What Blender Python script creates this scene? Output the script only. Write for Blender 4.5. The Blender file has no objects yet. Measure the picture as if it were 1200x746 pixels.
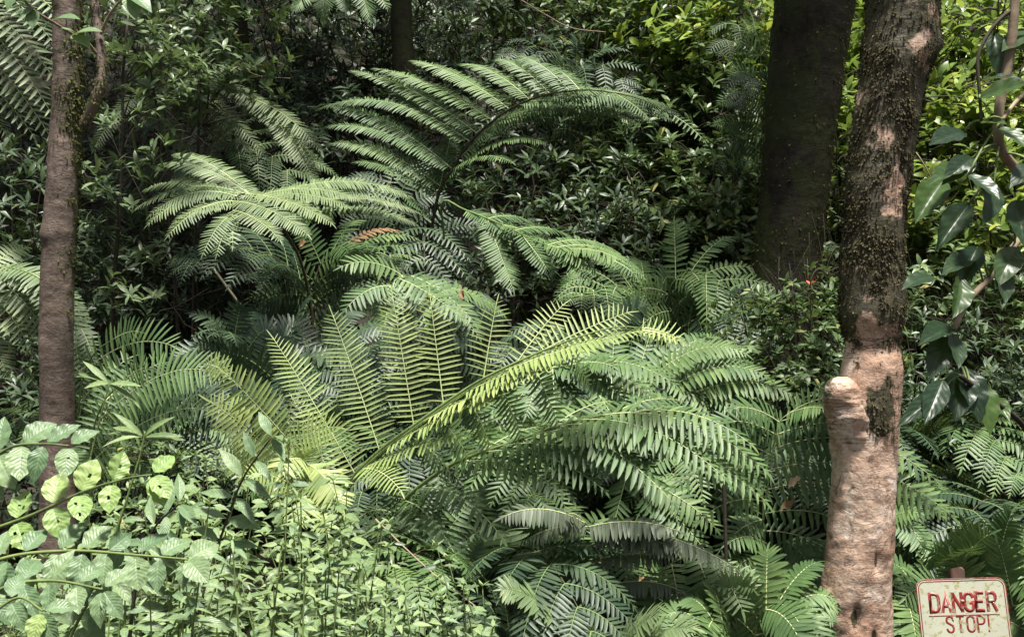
import bpy, math, random
import numpy as np
from mathutils import Vector, Matrix, noise as mnoise

# ------------------------------------------------------------ camera, sky, sun
R = math.radians
scene = bpy.context.scene
COL = scene.collection
F_PX = 1287.0            # focal length in pixels of the 1200 px wide photograph
CAM_Z = 1.7
cam_d = bpy.data.cameras.new('camera')
cam_d.lens = 36.0 * F_PX / 1200.0
cam_d.sensor_width = 36.0
cam_d.clip_start = 0.05
cam_d.clip_end = 400
cam = bpy.data.objects.new('camera', cam_d)
cam.location = (0, 0, CAM_Z)
cam.rotation_euler = (R(90), 0, 0)
COL.objects.link(cam)
scene.camera = cam

SUN_EL, SUN_AZ = R(76), R(158)      # azimuth clockwise from +Y: behind the camera
world = bpy.data.worlds.new('World')
scene.world = world
world.use_nodes = True
wn = world.node_tree
bg = wn.nodes['Background']
sky = wn.nodes.new('ShaderNodeTexSky')
sky.sky_type = 'NISHITA'
sky.sun_disc = False
sky.sun_elevation = SUN_EL
sky.sun_rotation = SUN_AZ
sky.air_density = 1.0
sky.dust_density = 3.0
hsv = wn.nodes.new('ShaderNodeHueSaturation')      # hazy bright overcast: a much greyer sky than clear blue
hsv.inputs['Saturation'].default_value = 0.35
wn.links.new(sky.outputs[0], hsv.inputs['Color'])
wn.links.new(hsv.outputs[0], bg.inputs[0])
bg.inputs[1].default_value = 0.05
sun_d = bpy.data.lights.new('sun', 'SUN')
sun_d.energy = 5.0
sun_d.angle = R(8.0)
sun_d.color = (1.0, 0.96, 0.88)
sun = bpy.data.objects.new('sun', sun_d)
sd = Vector((math.sin(SUN_AZ) * math.cos(SUN_EL), math.cos(SUN_AZ) * math.cos(SUN_EL), math.sin(SUN_EL)))
sun.rotation_euler = sd.to_track_quat('Z', 'Y').to_euler()
sun.location = (0, -5, 20)
COL.objects.link(sun)
scene.view_settings.view_transform = 'Standard'
scene.view_settings.look = 'None'
scene.view_settings.exposure = 1.28
scene.view_settings.gamma = 1.0
scene.cycles.max_bounces = 6
scene.cycles.diffuse_bounces = 2
scene.cycles.transmission_bounces = 4
scene.cycles.glossy_bounces = 2
scene.cycles.use_adaptive_sampling = True

rng = np.random.default_rng(11)
UP = np.array((0., 0., 1.))


def at(px, py, Y):
    """pixel of the 1200x746 photograph at distance Y -> world point"""
    return np.array(((px - 600.0) / F_PX * Y, Y, CAM_Z - (py - 373.0) / F_PX * Y))


def unit(v):
    v = np.asarray(v, float)
    return v / np.maximum(np.linalg.norm(v, axis=-1, keepdims=True), 1e-9)


def sstep(a, b, x):
    t = np.clip((x - a) / (b - a), 0, 1)
    return t * t * (3 - 2 * t)


def ground_z(x, y):
    x = np.asarray(x, float); y = np.asarray(y, float)
    z = 0.42 * np.clip(y - 5.0, 0, 3.2) + 0.74 * np.clip(y - 8.2, 0, 60)
    z = z + 0.5 * np.exp(-((x + 1.4) / 1.1) ** 2 - ((y - 3.3) / 1.0) ** 2)
    z = z + 0.10 * np.sin(x * 1.3 + 0.7) * np.sin(y * 1.1) * sstep(4.5, 7, y)
    z = z - 0.25 * sstep(0.8, 2.6, x) * np.exp(-((y - 4.4) / 1.6) ** 2)
    return z


# ------------------------------------------------------------ mesh building
class Bag:
    """collects vertices and quads/tris, then makes one mesh"""
    def __init__(self):
        self.v, self.f, self.m, self.uv, self.r = [], [], [], [], []
        self.n = 0

    def add(self, v, f, mat=0, uv=None, rnd=None):
        v = np.asarray(v, float).reshape(-1, 3)
        f = np.asarray(f, np.int64)
        if f.shape[1] == 3:
            f = np.concatenate([f, np.full((len(f), 1), -1)], 1)
        self.v.append(v)
        self.f.append(np.where(f >= 0, f + self.n, -1))
        self.m.append(np.full(len(f), mat))
        self.uv.append(np.zeros((len(v), 2)) if uv is None else np.asarray(uv, float))
        self.r.append(np.zeros(len(v)) if rnd is None else np.broadcast_to(np.asarray(rnd, float), (len(v),)))
        self.n += len(v)

    def leaves(self, tmpl, pos, dirs, nrm, length, width=1.0, mat=0, rnd=None):
        """many copies of a leaf template; tmpl x across, y along, z normal"""
        tv, tf, tuv = tmpl
        pos = np.asarray(pos, float).reshape(-1, 3)
        N = len(pos)
        d = unit(np.broadcast_to(dirs, (N, 3)))
        n = np.broadcast_to(nrm, (N, 3))
        n = n - d * np.sum(n * d, 1, keepdims=True)
        n = unit(n)
        a = np.cross(d, n)
        L = np.broadcast_to(np.asarray(length, float), (N,))[:, None, None]
        W = np.broadcast_to(np.asarray(width, float), (N,))[:, None, None]
        V = (tv[None, :, 0:1] * W * a[:, None, :] + tv[None, :, 1:2] * d[:, None, :] + tv[None, :, 2:3] * n[:, None, :]) * L + pos[:, None, :]
        k = len(tv)
        f = tf[None] + (np.arange(N) * k)[:, None, None]
        f = np.where(tf[None] >= 0, f, -1).reshape(-1, 4)
        if rnd is None:
            rnd = rng.random(N)
        rr = np.repeat(np.broadcast_to(rnd, (N,)), k)
        self.add(V.reshape(-1, 3), f, mat, np.tile(tuv, (N, 1)), rr)

    def tube(self, pts, rad, sides=6, mat=0, rnd=0.5):
        pts = np.asarray(pts, float)
        K = len(pts)
        rad = np.broadcast_to(np.asarray(rad, float), (K,))
        T = unit(np.gradient(pts, axis=0))
        ref = np.array((0.31, 0.21, 0.93)) if abs(T[:, 2]).mean() < 0.85 else np.array((1., 0.1, 0.))
        A = unit(np.cross(T, ref)); B = np.cross(T, A)
        ang = np.arange(sides) / sides * 2 * np.pi
        V = pts[:, None] + rad[:, None, None] * (np.cos(ang)[None, :, None] * A[:, None] + np.sin(ang)[None, :, None] * B[:, None])
        i = np.arange(K - 1)[:, None]; j = np.arange(sides)[None]
        a = i * sides + j; b = i * sides + (j + 1) % sides
        f = np.stack([a, b, b + sides, a + sides], -1).reshape(-1, 4)
        L = np.concatenate([[0], np.cumsum(np.linalg.norm(np.diff(pts, axis=0), axis=1))])
        uv = np.stack([np.tile(ang / (2 * np.pi), K), np.repeat(L, sides)], 1)
        cap = np.array([[(K - 1) * sides + q for q in (0, 1, 2, 3)]]) if sides == 4 else np.array([[(K - 1) * sides, (K - 1) * sides + q, (K - 1) * sides + q + 1, -1] for q in range(1, sides - 1)])
        self.add(V.reshape(-1, 3), np.concatenate([f, cap]), mat, uv, rnd)

    def mesh(self, name, mats, origin=(0, 0, 0), smooth=True):
        me = bpy.data.meshes.new(name)
        v = np.concatenate(self.v) - np.asarray(origin, float)
        f = np.concatenate(self.f); m = np.concatenate(self.m)
        keep = f >= 0
        cnt = keep.sum(1)
        loops = f[keep]
        me.vertices.add(len(v)); me.vertices.foreach_set('co', v.astype(np.float32).ravel())
        me.loops.add(len(loops)); me.loops.foreach_set('vertex_index', loops.astype(np.int32))
        me.polygons.add(len(f))
        st = np.concatenate([[0], np.cumsum(cnt)[:-1]])
        me.polygons.foreach_set('loop_start', st.astype(np.int32))
        me.polygons.foreach_set('material_index', m.astype(np.int32))
        if smooth:
            me.polygons.foreach_set('use_smooth', np.ones(len(f), bool))
        uvl = me.uv_layers.new(name='UVMap')
        uvl.data.foreach_set('uv', np.concatenate(self.uv)[loops].astype(np.float32).ravel())
        at_ = me.attributes.new('rnd', 'FLOAT', 'POINT')
        at_.data.foreach_set('value', np.concatenate(self.r).astype(np.float32))
        for mt in mats:
            me.materials.append(mt)
        me.update(calc_edges=True)
        return me


def link(name, data, parent=None, loc=(0, 0, 0)):
    o = bpy.data.objects.new(name, data)
    COL.objects.link(o)
    if parent is not None:
        o.parent = parent
    o.location = tuple(loc)
    return o


def tag(o, label=None, cat=None, group=None, kind=None):
    for k, v in (('label', label), ('category', cat), ('group', group), ('kind', kind)):
        if v:
            o[k] = v
    return o


def bez(p0, p1, p2, n):
    t = np.linspace(0, 1, n)[:, None]
    return (1 - t) ** 2 * p0 + 2 * t * (1 - t) * p1 + t * t * p2


def spline(P, n):
    """Catmull-Rom through points, n samples evenly by arc length"""
    P = np.asarray(P, float)
    if len(P) == 2:
        return P[0] + (P[1] - P[0]) * np.linspace(0, 1, n)[:, None]
    Q = np.concatenate([[2 * P[0] - P[1]], P, [2 * P[-1] - P[-2]]])
    out = []
    for i in range(len(P) - 1):
        t = np.linspace(0, 1, 24, endpoint=(i == len(P) - 2))[:, None]
        a, b, c, d = Q[i:i + 4]
        out.append(0.5 * ((2 * b) + (-a + c) * t + (2 * a - 5 * b + 4 * c - d) * t ** 2 + (-a + 3 * b - 3 * c + d) * t ** 3))
    C = np.concatenate(out)
    s = np.concatenate([[0], np.cumsum(np.linalg.norm(np.diff(C, axis=0), axis=1))])
    q = np.linspace(0, s[-1], n)
    return np.stack([np.interp(q, s, C[:, k]) for k in range(C.shape[1])], 1)


# ------------------------------------------------------------ leaf templates
def leaf_tmpl(prof, curl=0.15, fold=0.2, cols=1, sickle=0.0):
    """prof: [(y, halfwidth)] ; quads either side of the midrib, cols strips a side"""
    v, uv, f = [], [], []
    C = 2 * cols + 1
    for (y, w) in prof:
        for c in range(C):
            u = (c - cols) / cols
            v.append((u * w + sickle * y * y, y, abs(u) * w * fold - curl * y * y))
            uv.append((u * 0.5 + 0.5, y))
    for i in range(len(prof) - 1):
        for c in range(C - 1):
            a = i * C + c
            f.append((a, a + 1, a + 1 + C, a + C))
    return np.array(v, float), np.array(f), np.array(uv, float)


OBL = [(0, .07), (.18, .105), (.6, .09), (.86, .055), (1, .008)]      # fern pinnule, narrow
OBL_LO = [(0, .07), (.25, .10), (.7, .075), (1, .008)]
LANCE = [(0, .015), (.3, .13), (.62, .155), (.86, .085), (1, .004)]   # shrub leaf, broad past the middle
LANCE_LO = [(0, .02), (.5, .15), (1, .004)]
OVATE = [(0, .02), (.08, .13), (.25, .27), (.45, .31), (.65, .255), (.83, .13), (.94, .045), (1, .003)]
ROUND = [(0, .05), (.08, .2), (.25, .34), (.48, .38), (.7, .31), (.87, .17), (.96, .06), (1, .005)]
NETTLE = [(0, .02), (.1, .12), (.3, .185), (.5, .175), (.72, .11), (.9, .04), (1, .004)]


# ------------------------------------------------------------ materials
def new_mat(name):
    m = bpy.data.materials.new(name)
    m.use_nodes = True
    nt = m.node_tree
    for n in list(nt.nodes):
        nt.nodes.remove(n)
    return m, nt, nt.nodes, nt.links


def N(nt, t, **kw):
    n = nt.nodes.new(t)
    for k, v in kw.items():
        setattr(n, k, v)
    return n


def math_n(nt, op, a, b=None, c=None, clamp=False):
    n = nt.nodes.new('ShaderNodeMath'); n.operation = op; n.use_clamp = clamp
    for i, x in enumerate((a, b, c)):
        if x is None:
            continue
        if isinstance(x, (int, float)):
            n.inputs[i].default_value = x
        else:
            nt.links.new(x, n.inputs[i])
    return n.outputs[0]


def ramp(nt, fac, stops, interp='LINEAR'):
    r = nt.nodes.new('ShaderNodeValToRGB')
    r.color_ramp.interpolation = interp
    e = r.color_ramp.elements
    while len(e) < len(stops):
        e.new(0.5)
    for x, (p, c) in zip(e, stops):
        x.position = p
        x.color = (*c, 1) if len(c) == 3 else c
    nt.links.new(fac, r.inputs[0])
    return r.outputs[0]


def mix_c(nt, fac, a, b, mode='MIX'):
    n = nt.nodes.new('ShaderNodeMix'); n.data_type = 'RGBA'; n.blend_type = mode
    if isinstance(fac, (int, float)):
        n.inputs[0].default_value = fac
    else:
        nt.links.new(fac, n.inputs[0])
    for i, x in ((6, a), (7, b)):
        if isinstance(x, tuple):
            n.inputs[i].default_value = (*x[:3], 1)
        else:
            nt.links.new(x, n.inputs[i])
    return n.outputs[2]


def leaf_mat(name, stops, rough=0.42, trans=0.28, vein=0.35, nveins=0, veincol=(0.22, 0.30, 0.12), spec=0.32, blotch=0.25, bump=0.22):
    """stops: colours over the per-leaf random value"""
    m, nt, nodes, links = new_mat(name)
    att = N(nt, 'ShaderNodeAttribute', attribute_name='rnd')
    oi = N(nt, 'ShaderNodeObjectInfo')
    s = math_n(nt, 'ADD', att.outputs['Fac'], math_n(nt, 'MULTIPLY', oi.outputs['Random'], 0.9))
    fr = math_n(nt, 'FRACT', s)
    col = ramp(nt, fr, stops)
    uvn = N(nt, 'ShaderNodeUVMap', uv_map='UVMap')
    sep = N(nt, 'ShaderNodeSeparateXYZ'); links.new(uvn.outputs[0], sep.inputs[0])
    u = math_n(nt, 'ABSOLUTE', math_n(nt, 'SUBTRACT', sep.outputs[0], 0.5))
    rib = math_n(nt, 'SUBTRACT', 1.0, math_n(nt, 'MULTIPLY', u, 18.0), clamp=True)
    veinf = rib
    bumpsrc = rib
    if nveins:
        w = math_n(nt, 'SUBTRACT', math_n(nt, 'MULTIPLY', sep.outputs[1], float(nveins)), math_n(nt, 'MULTIPLY', u, nveins * 0.55))
        tri = math_n(nt, 'PINGPONG', w, 0.5)
        side = math_n(nt, 'SUBTRACT', 1.0, math_n(nt, 'MULTIPLY', tri, 7.0), clamp=True)
        veinf = math_n(nt, 'MAXIMUM', rib, math_n(nt, 'MULTIPLY', side, 0.6))
        bumpsrc = math_n(nt, 'ADD', math_n(nt, 'MULTIPLY', tri, 1.6), math_n(nt, 'MULTIPLY', rib, -0.8))
    col = mix_c(nt, math_n(nt, 'MULTIPLY', veinf, vein), col, veincol)
    tc = N(nt, 'ShaderNodeTexCoord')
    no = N(nt, 'ShaderNodeTexNoise'); no.inputs['Scale'].default_value = 9.0; no.inputs['Detail'].default_value = 4
    links.new(tc.outputs['Object'], no.inputs['Vector'])
    bl = ramp(nt, no.outputs['Fac'], [(0.35, (1 - blotch,) * 3), (0.7, (1 + blotch * 0.4, 1 + blotch * 0.4, 1 - blotch * 0.2))])
    col = mix_c(nt, 1.0, col, bl, 'MULTIPLY')
    p = N(nt, 'ShaderNodeBsdfPrincipled')
    links.new(col, p.inputs['Base Color'])
    p.inputs['Roughness'].default_value = rough
    p.inputs['Specular IOR Level'].default_value = spec
    b = N(nt, 'ShaderNodeBump'); b.inputs['Strength'].default_value = bump; b.inputs['Distance'].default_value = 0.004
    links.new(bumpsrc, b.inputs['Height']); links.new(b.outputs[0], p.inputs['Normal'])
    t = N(nt, 'ShaderNodeBsdfTranslucent')
    tcol = mix_c(nt, 0.35, col, (0.22, 0.32, 0.05), 'MIX')
    links.new(tcol, t.inputs[0])
    mx = N(nt, 'ShaderNodeMixShader'); mx.inputs[0].default_value = trans
    links.new(p.outputs[0], mx.inputs[1]); links.new(t.outputs[0], mx.inputs[2])
    o = N(nt, 'ShaderNodeOutputMaterial'); links.new(mx.outputs[0], o.inputs[0])
    return m


def plain_mat(name, c1, c2, rough=0.7, scale=20.0, bump=0.3, spec=0.3, stretch=(1, 1, 1)):
    m, nt, nodes, links = new_mat(name)
    tc = N(nt, 'ShaderNodeTexCoord')
    mp = N(nt, 'ShaderNodeMapping'); mp.inputs['Scale'].default_value = stretch
    links.new(tc.outputs['Object'], mp.inputs[0])
    no = N(nt, 'ShaderNodeTexNoise'); no.inputs['Scale'].default_value = scale; no.inputs['Detail'].default_value = 6
    links.new(mp.outputs[0], no.inputs['Vector'])
    oi = N(nt, 'ShaderNodeObjectInfo')
    fac = math_n(nt, 'ADD', no.outputs['Fac'], math_n(nt, 'MULTIPLY', math_n(nt, 'SUBTRACT', oi.outputs['Random'], 0.5), 0.3))
    col = ramp(nt, fac, [(0.3, c1), (0.7, c2)])
    p = N(nt, 'ShaderNodeBsdfPrincipled'); p.inputs['Roughness'].default_value = rough
    p.inputs['Specular IOR Level'].default_value = spec
    links.new(col, p.inputs['Base Color'])
    b = N(nt, 'ShaderNodeBump'); b.inputs['Strength'].default_value = bump; b.inputs['Distance'].default_value = 0.01
    links.new(no.outputs['Fac'], b.inputs['Height']); links.new(b.outputs[0], p.inputs['Normal'])
    o = N(nt, 'ShaderNodeOutputMaterial'); links.new(p.outputs[0], o.inputs[0])
    return m


M = {}
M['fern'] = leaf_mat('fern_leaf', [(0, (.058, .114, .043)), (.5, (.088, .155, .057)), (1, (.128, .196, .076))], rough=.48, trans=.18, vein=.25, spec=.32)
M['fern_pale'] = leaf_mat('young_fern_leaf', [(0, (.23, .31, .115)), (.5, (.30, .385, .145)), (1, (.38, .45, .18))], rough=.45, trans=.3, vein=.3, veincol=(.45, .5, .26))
M['fern_dark'] = leaf_mat('shaded_fern_leaf', [(0, (.022, .045, .028)), (.5, (.034, .062, .036)), (1, (.050, .082, .045))], rough=.44, trans=.12, vein=.2)  # darker copy of the fern leaf, shade of the dim fronds painted in
M['fern_lit'] = leaf_mat('lit_fern_leaf', [(0, (.110, .168, .078)), (.5, (.148, .208, .098)), (1, (.19, .245, .118))], rough=.48, trans=.2, vein=.3, veincol=(.3, .36, .18), spec=.4)  # lighter copy of the fern leaf, the lit look is in the colour
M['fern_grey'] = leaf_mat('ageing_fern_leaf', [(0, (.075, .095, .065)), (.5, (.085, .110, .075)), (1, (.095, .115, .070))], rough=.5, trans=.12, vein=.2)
M['rachis'] = plain_mat('green_stalk', (.10, .15, .05), (.16, .22, .075), rough=.5, scale=30)
M['rachis_pale'] = plain_mat('pale_green_stalk', (.34, .40, .17), (.46, .50, .27), rough=.5, scale=30)
M['rachis_dark'] = plain_mat('brown_green_stalk', (.030, .030, .015), (.055, .05, .022), rough=.6, scale=30)
M['shrub_dark'] = leaf_mat('dark_shrub_leaf', [(0, (.022, .044, .021)), (.5, (.036, .066, .031)), (.95, (.058, .094, .042)), (1, (.10, .12, .04))], spec=.36, rough=.42, trans=.12, vein=.15)  # darker copy of the shrub leaf, background shade put into the colour
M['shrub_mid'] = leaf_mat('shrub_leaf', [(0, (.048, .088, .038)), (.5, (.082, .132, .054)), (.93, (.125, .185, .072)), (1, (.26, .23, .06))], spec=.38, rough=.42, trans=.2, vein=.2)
M['shrub_bright'] = leaf_mat('sunny_shrub_leaf', [(0, (.11, .18, .045)), (.5, (.18, .26, .055)), (.8, (.26, .35, .06)), (1, (.42, .45, .07))], rough=.36, trans=.35, vein=.2)  # young yellow-green leaf, with sunlight painted into the colour as well
M['sapling_leaf'] = leaf_mat('sapling_leaf', [(0, (.085, .13, .07)), (.5, (.12, .17, .09)), (1, (.17, .22, .12))], rough=.36, trans=.22, vein=.25)
M['pale_leaf'] = leaf_mat('pale_undergrowth_leaf', [(0, (.115, .182, .070)), (.5, (.17, .25, .105)), (1, (.25, .33, .155))], rough=.5, trans=.22, vein=.35, nveins=7, veincol=(.38, .45, .27))
M['lime_leaf'] = leaf_mat('lime_leaf', [(0, (.22, .34, .11)), (.6, (.28, .40, .15)), (1, (.34, .44, .17))], rough=.42, trans=.3, vein=.22, nveins=8, veincol=(.36, .46, .2))
M['green_leaf'] = leaf_mat('veined_green_leaf', [(0, (.11, .185, .10)), (.5, (.155, .235, .125)), (1, (.21, .29, .155))], rough=.42, trans=.22, vein=.25, nveins=9, veincol=(.30, .40, .22))
M['big_leaf'] = leaf_mat('glossy_big_leaf', [(0, (.014, .032, .018)), (.6, (.026, .052, .026)), (1, (.065, .115, .03))], rough=.36, trans=.28, vein=.14, nveins=7, veincol=(.10, .16, .07), bump=.12)
M['twig'] = plain_mat('grey_brown_twig', (.022, .018, .012), (.055, .045, .03), rough=.8, scale=25)
M['twig_pale'] = plain_mat('pale_twig', (.16, .12, .08), (.28, .22, .15), rough=.8, scale=25)
M['stem_green'] = plain_mat('green_stem', (.08, .11, .04), (.15, .2, .06), rough=.6, scale=25)
M['moss'] = leaf_mat('moss_flake', [(0, (.035, .028, .018)), (.45, (.058, .048, .029)), (.8, (.075, .066, .036)), (1, (.09, .086, .042))], rough=.85, trans=.1, vein=0, spec=.15)
M['moss_green'] = leaf_mat('green_moss_flake', [(0, (.035, .038, .012)), (.5, (.07, .076, .022)), (1, (.12, .13, .035))], rough=.85, trans=.15, vein=0, spec=.15)
M['litter'] = plain_mat('leaf_litter', (.035, .022, .012), (.085, .055, .03), rough=.8, scale=30)
M['dead_leaf'] = plain_mat('dead_leaf', (.12, .065, .03), (.24, .14, .07), rough=.7, scale=40)
M['dead_pale'] = plain_mat('bleached_dead_leaf', (.26, .20, .12), (.42, .34, .21), rough=.6, scale=40)
M['red_bract'] = plain_mat('red_bract', (.35, .03, .03), (.55, .10, .07), rough=.5, scale=40)
M['yellow_leaf'] = plain_mat('yellow_leaf', (.50, .33, .03), (.62, .45, .06), rough=.5, scale=40)


def ground_mat():
    m, nt, nodes, links = new_mat('forest_soil')
    tc = N(nt, 'ShaderNodeTexCoord')
    n1 = N(nt, 'ShaderNodeTexNoise'); n1.inputs['Scale'].default_value = 1.4; n1.inputs['Detail'].default_value = 8
    n2 = N(nt, 'ShaderNodeTexVoronoi'); n2.inputs['Scale'].default_value = 16
    links.new(tc.outputs['Object'], n1.inputs[0]); links.new(tc.outputs['Object'], n2.inputs[0])
    c = ramp(nt, n1.outputs['Fac'], [(.3, (.010, .008, .005)), (.6, (.022, .017, .010)), (.8, (.017, .020, .008))])
    c = mix_c(nt, .5, c, ramp(nt, n2.outputs['Color'], [(0, (.4,) * 3), (1, (1.4, 1.2, 1.0))]), 'MULTIPLY')
    p = N(nt, 'ShaderNodeBsdfPrincipled'); p.inputs['Roughness'].default_value = .95
    links.new(c, p.inputs['Base Color'])
    b = N(nt, 'ShaderNodeBump'); b.inputs['Strength'].default_value = .8; b.inputs['Distance'].default_value = .03
    links.new(n2.outputs['Distance'], b.inputs['Height']); links.new(b.outputs[0], p.inputs['Normal'])
    o = N(nt, 'ShaderNodeOutputMaterial'); links.new(p.outputs[0], o.inputs[0])
    return m


def bark_mat(name, base1, base2, pale, dark, lines=1.0, lichen=.5, mossc=(.045, .05, .018), moss_amt=0.0, mossk=1.0):
    """bark over object coordinates: uv.x = round the trunk in metres, uv.y = height"""
    m, nt, nodes, links = new_mat(name)
    uv = N(nt, 'ShaderNodeTexCoord')
    src = uv.outputs['Object']
    def noise(scale, st=(1, 1, 1), det=6, rough=.6, dist=0.0):
        mp = N(nt, 'ShaderNodeMapping'); mp.inputs['Scale'].default_value = st
        links.new(src, mp.inputs[0])
        n = N(nt, 'ShaderNodeTexNoise'); n.inputs['Scale'].default_value = scale
        n.inputs['Detail'].default_value = det; n.inputs['Roughness'].default_value = rough; n.inputs['Distortion'].default_value = dist
        links.new(mp.outputs[0], n.inputs['Vector'])
        return n.outputs['Fac']
    big = noise(5, det=4)
    c = ramp(nt, big, [(.4, base1), (.6, base2)])
    fine = noise(19, (1, 1, 1.2), 6, .6, .25)
    c = mix_c(nt, 1.0, c, ramp(nt, fine, [(.3, (.62, .56, .53)), (.5, (.98,) * 3), (.75, (1.25, 1.22, 1.18))]), 'MULTIPLY')
    hl = noise(4.5, (1, 1, 6.0), 4, .6, 1.6)                     # rings running round the trunk
    ring = math_n(nt, 'ABSOLUTE', math_n(nt, 'SUBTRACT', hl, 0.5))
    ring = math_n(nt, 'SUBTRACT', 1.0, math_n(nt, 'MULTIPLY', ring, 46.0), clamp=True)
    rmask = ramp(nt, noise(8, (1, 1, 1.4), 3), [(.43, (0,) * 3), (.50, (1,) * 3)])
    ring = math_n(nt, 'MULTIPLY', ring, rmask)
    c = mix_c(nt, math_n(nt, 'MULTIPLY', ring, .75 * lines), c, dark)
    li = noise(6.5, (1, 1, .8), 7, .75, .4)
    lf = ramp(nt, li, [(.54, (0,) * 3), (.63, (1,) * 3)])
    c = mix_c(nt, math_n(nt, 'MULTIPLY', lf, lichen), c, pale)
    dk = noise(7.5, (1, 1, .8), 9, .8, 1.0)
    df = ramp(nt, dk, [(.54, (0,) * 3), (.62, (1,) * 3)])
    c = mix_c(nt, math_n(nt, 'MULTIPLY', df, .72), c, dark)
    if moss_amt > 0:
        mo = noise(3.2, (1, 1, .5), 6, .7)
        mf = ramp(nt, mo, [(.62 - .35 * moss_amt, (0,) * 3), (.72 - .35 * moss_amt, (1,) * 3)])
        c = mix_c(nt, mf, c, mossc)
    # moss painted where the mesh says (attribute rnd)
    att = N(nt, 'ShaderNodeAttribute', attribute_name='rnd')
    mf2 = math_n(nt, 'ADD', att.outputs['Fac'], math_n(nt, 'MULTIPLY', math_n(nt, 'SUBTRACT', fine, .5), 1.2))
    mf2 = ramp(nt, mf2, [(.42, (0,) * 3), (.58, (1,) * 3)])
    mcol = ramp(nt, noise(60, det=4), [(.3, tuple(x * mossk for x in (.022, .018, .010))), (.7, tuple(x * mossk for x in (.075, .066, .030)))])
    c = mix_c(nt, mf2, c, mcol)
    p = N(nt, 'ShaderNodeBsdfPrincipled'); p.inputs['Specular IOR Level'].default_value = .35 * (.4 if mossk < 1 else 1)
    links.new(c, p.inputs['Base Color'])
    links.new(ramp(nt, li, [(.4, (.75,) * 3), (.65, (.5,) * 3)]), p.inputs['Roughness'])
    h = math_n(nt, 'ADD', math_n(nt, 'MULTIPLY', fine, 1.0), math_n(nt, 'MULTIPLY', ring, -.55 * lines))
    h = math_n(nt, 'ADD', h, math_n(nt, 'MULTIPLY', dk, -.6))
    b = N(nt, 'ShaderNodeBump'); b.inputs['Strength'].default_value = 1.0; b.inputs['Distance'].default_value = .010
    links.new(h, b.inputs['Height']); links.new(b.outputs[0], p.inputs['Normal'])
    o = N(nt, 'ShaderNodeOutputMaterial'); links.new(p.outputs[0], o.inputs[0])
    return m


M['bark_pink'] = bark_mat('pinkish_bark', (.35, .22, .155), (.53, .385, .295), (.68, .60, .54), (.085, .055, .038), .9, .6)
M['bark_brown'] = bark_mat('red_brown_bark', (.10, .073, .057), (.165, .122, .097), (.30, .245, .215), (.045, .032, .026), .7, .3)
M['bark_dark'] = bark_mat('shaded_mossy_bark', (.014, .011, .007), (.028, .022, .014), (.05, .046, .026), (.012, .01, .008), .5, .2, mossc=(.026, .031, .010), moss_amt=.5, mossk=.4)  # mossy bark toned far down, the trunk's shade is in the colour

# ------------------------------------------------------------ ground
def build_ground():
    nx, ny = 150, 190
    xs = np.linspace(-45, 45, nx)
    xs = np.sign(xs) * (np.abs(xs) / 45) ** 1.8 * 45
    ys = -20 + 85 * np.linspace(0, 1, ny)
    X, Y = np.meshgrid(xs, ys)
    Z = ground_z(X, Y) + 0.03 * np.sin(X * 5.1 + Y * 3.3) * np.sin(Y * 4.7 - X * 2.1)
    v = np.stack([X, Y, Z], -1).reshape(-1, 3)
    i = np.arange(ny - 1)[:, None]; j = np.arange(nx - 1)[None]
    a = i * nx + j
    f = np.stack([a, a + 1, a + 1 + nx, a + nx], -1).reshape(-1, 4)
    b = Bag(); b.add(v, f)
    o = link('hillside_ground', b.mesh('hillside_ground', [ground_mat()]))
    tag(o, kind='structure')
build_ground()


# ------------------------------------------------------------ ferns
PIN_LO = leaf_tmpl(OBL_LO, curl=.10, fold=.25, sickle=.10)
PIN_LO_M = leaf_tmpl(OBL_LO, curl=.10, fold=.25, sickle=-.10)
PIN_HI = leaf_tmpl(OBL, curl=.13, fold=.25, sickle=.12)
PIN_HI_M = leaf_tmpl(OBL, curl=.13, fold=.25, sickle=-.12)


def pinna_mesh(curve, nrm, plen, pairs, wid=1.0, hi=True, mats=None, droop=.12, fwd=22, taper=1.0, rad=.0032):
    """one side branch of a frond: its own midrib and two rows of pinnules"""
    b = Bag()
    K = len(curve)
    b.tube(curve, np.linspace(rad, rad * .35, K), 4, mat=1)
    s = np.linspace(0.03, .985, pairs)
    idx = s * (K - 1)
    i0 = np.clip(idx.astype(int), 0, K - 2); fr = (idx - i0)[:, None]
    P = curve[i0] * (1 - fr) + curve[i0 + 1] * fr
    T = unit(np.gradient(curve, axis=0)); T = unit(T[i0] * (1 - fr) + T[i0 + 1] * fr)
    nr = np.broadcast_to(nrm, (pairs, 3))
    S = unit(np.cross(T, nr)); Nn = unit(np.cross(S, T))
    prof = np.interp(s, [0, .08, .3, .7, .88, 1], [.62, .85, 1, .88 * taper, .62 * taper, .3 * taper])
    tone = rng.random() * .70
    for side in (1, -1):
        a = np.radians(fwd + 30 * s ** 2 + rng.normal(0, 2.5, pairs))[:, None]
        d = side * S * np.cos(a) + T * np.sin(a)
        d = d + Nn * (.10 + rng.normal(0, .05, (pairs, 1))) - UP * droop * (1 + rng.normal(0, .3, (pairs, 1)))
        L = plen * prof * (1 + rng.normal(0, .05, pairs))
        if hi:
            t = PIN_HI if side > 0 else PIN_HI_M
        else:
            t = PIN_LO if side > 0 else PIN_LO_M
        ok = rng.random(pairs) > (.012 if rng.random() < .8 else .07)
        b.leaves(t, P[ok], d[ok], Nn[ok] + S[ok] * side * .15, L[ok], wid, 0, rnd=tone + rng.random(ok.sum()) * .25)
    b.leaves(PIN_HI, P[-1:], T[-1:] - UP * .1, Nn[-1:], plen * .55 * taper, wid, 0, rnd=tone)
    me = b.mesh('pinna', mats, curve[0])
    return me


FERN_N = [0]


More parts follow.
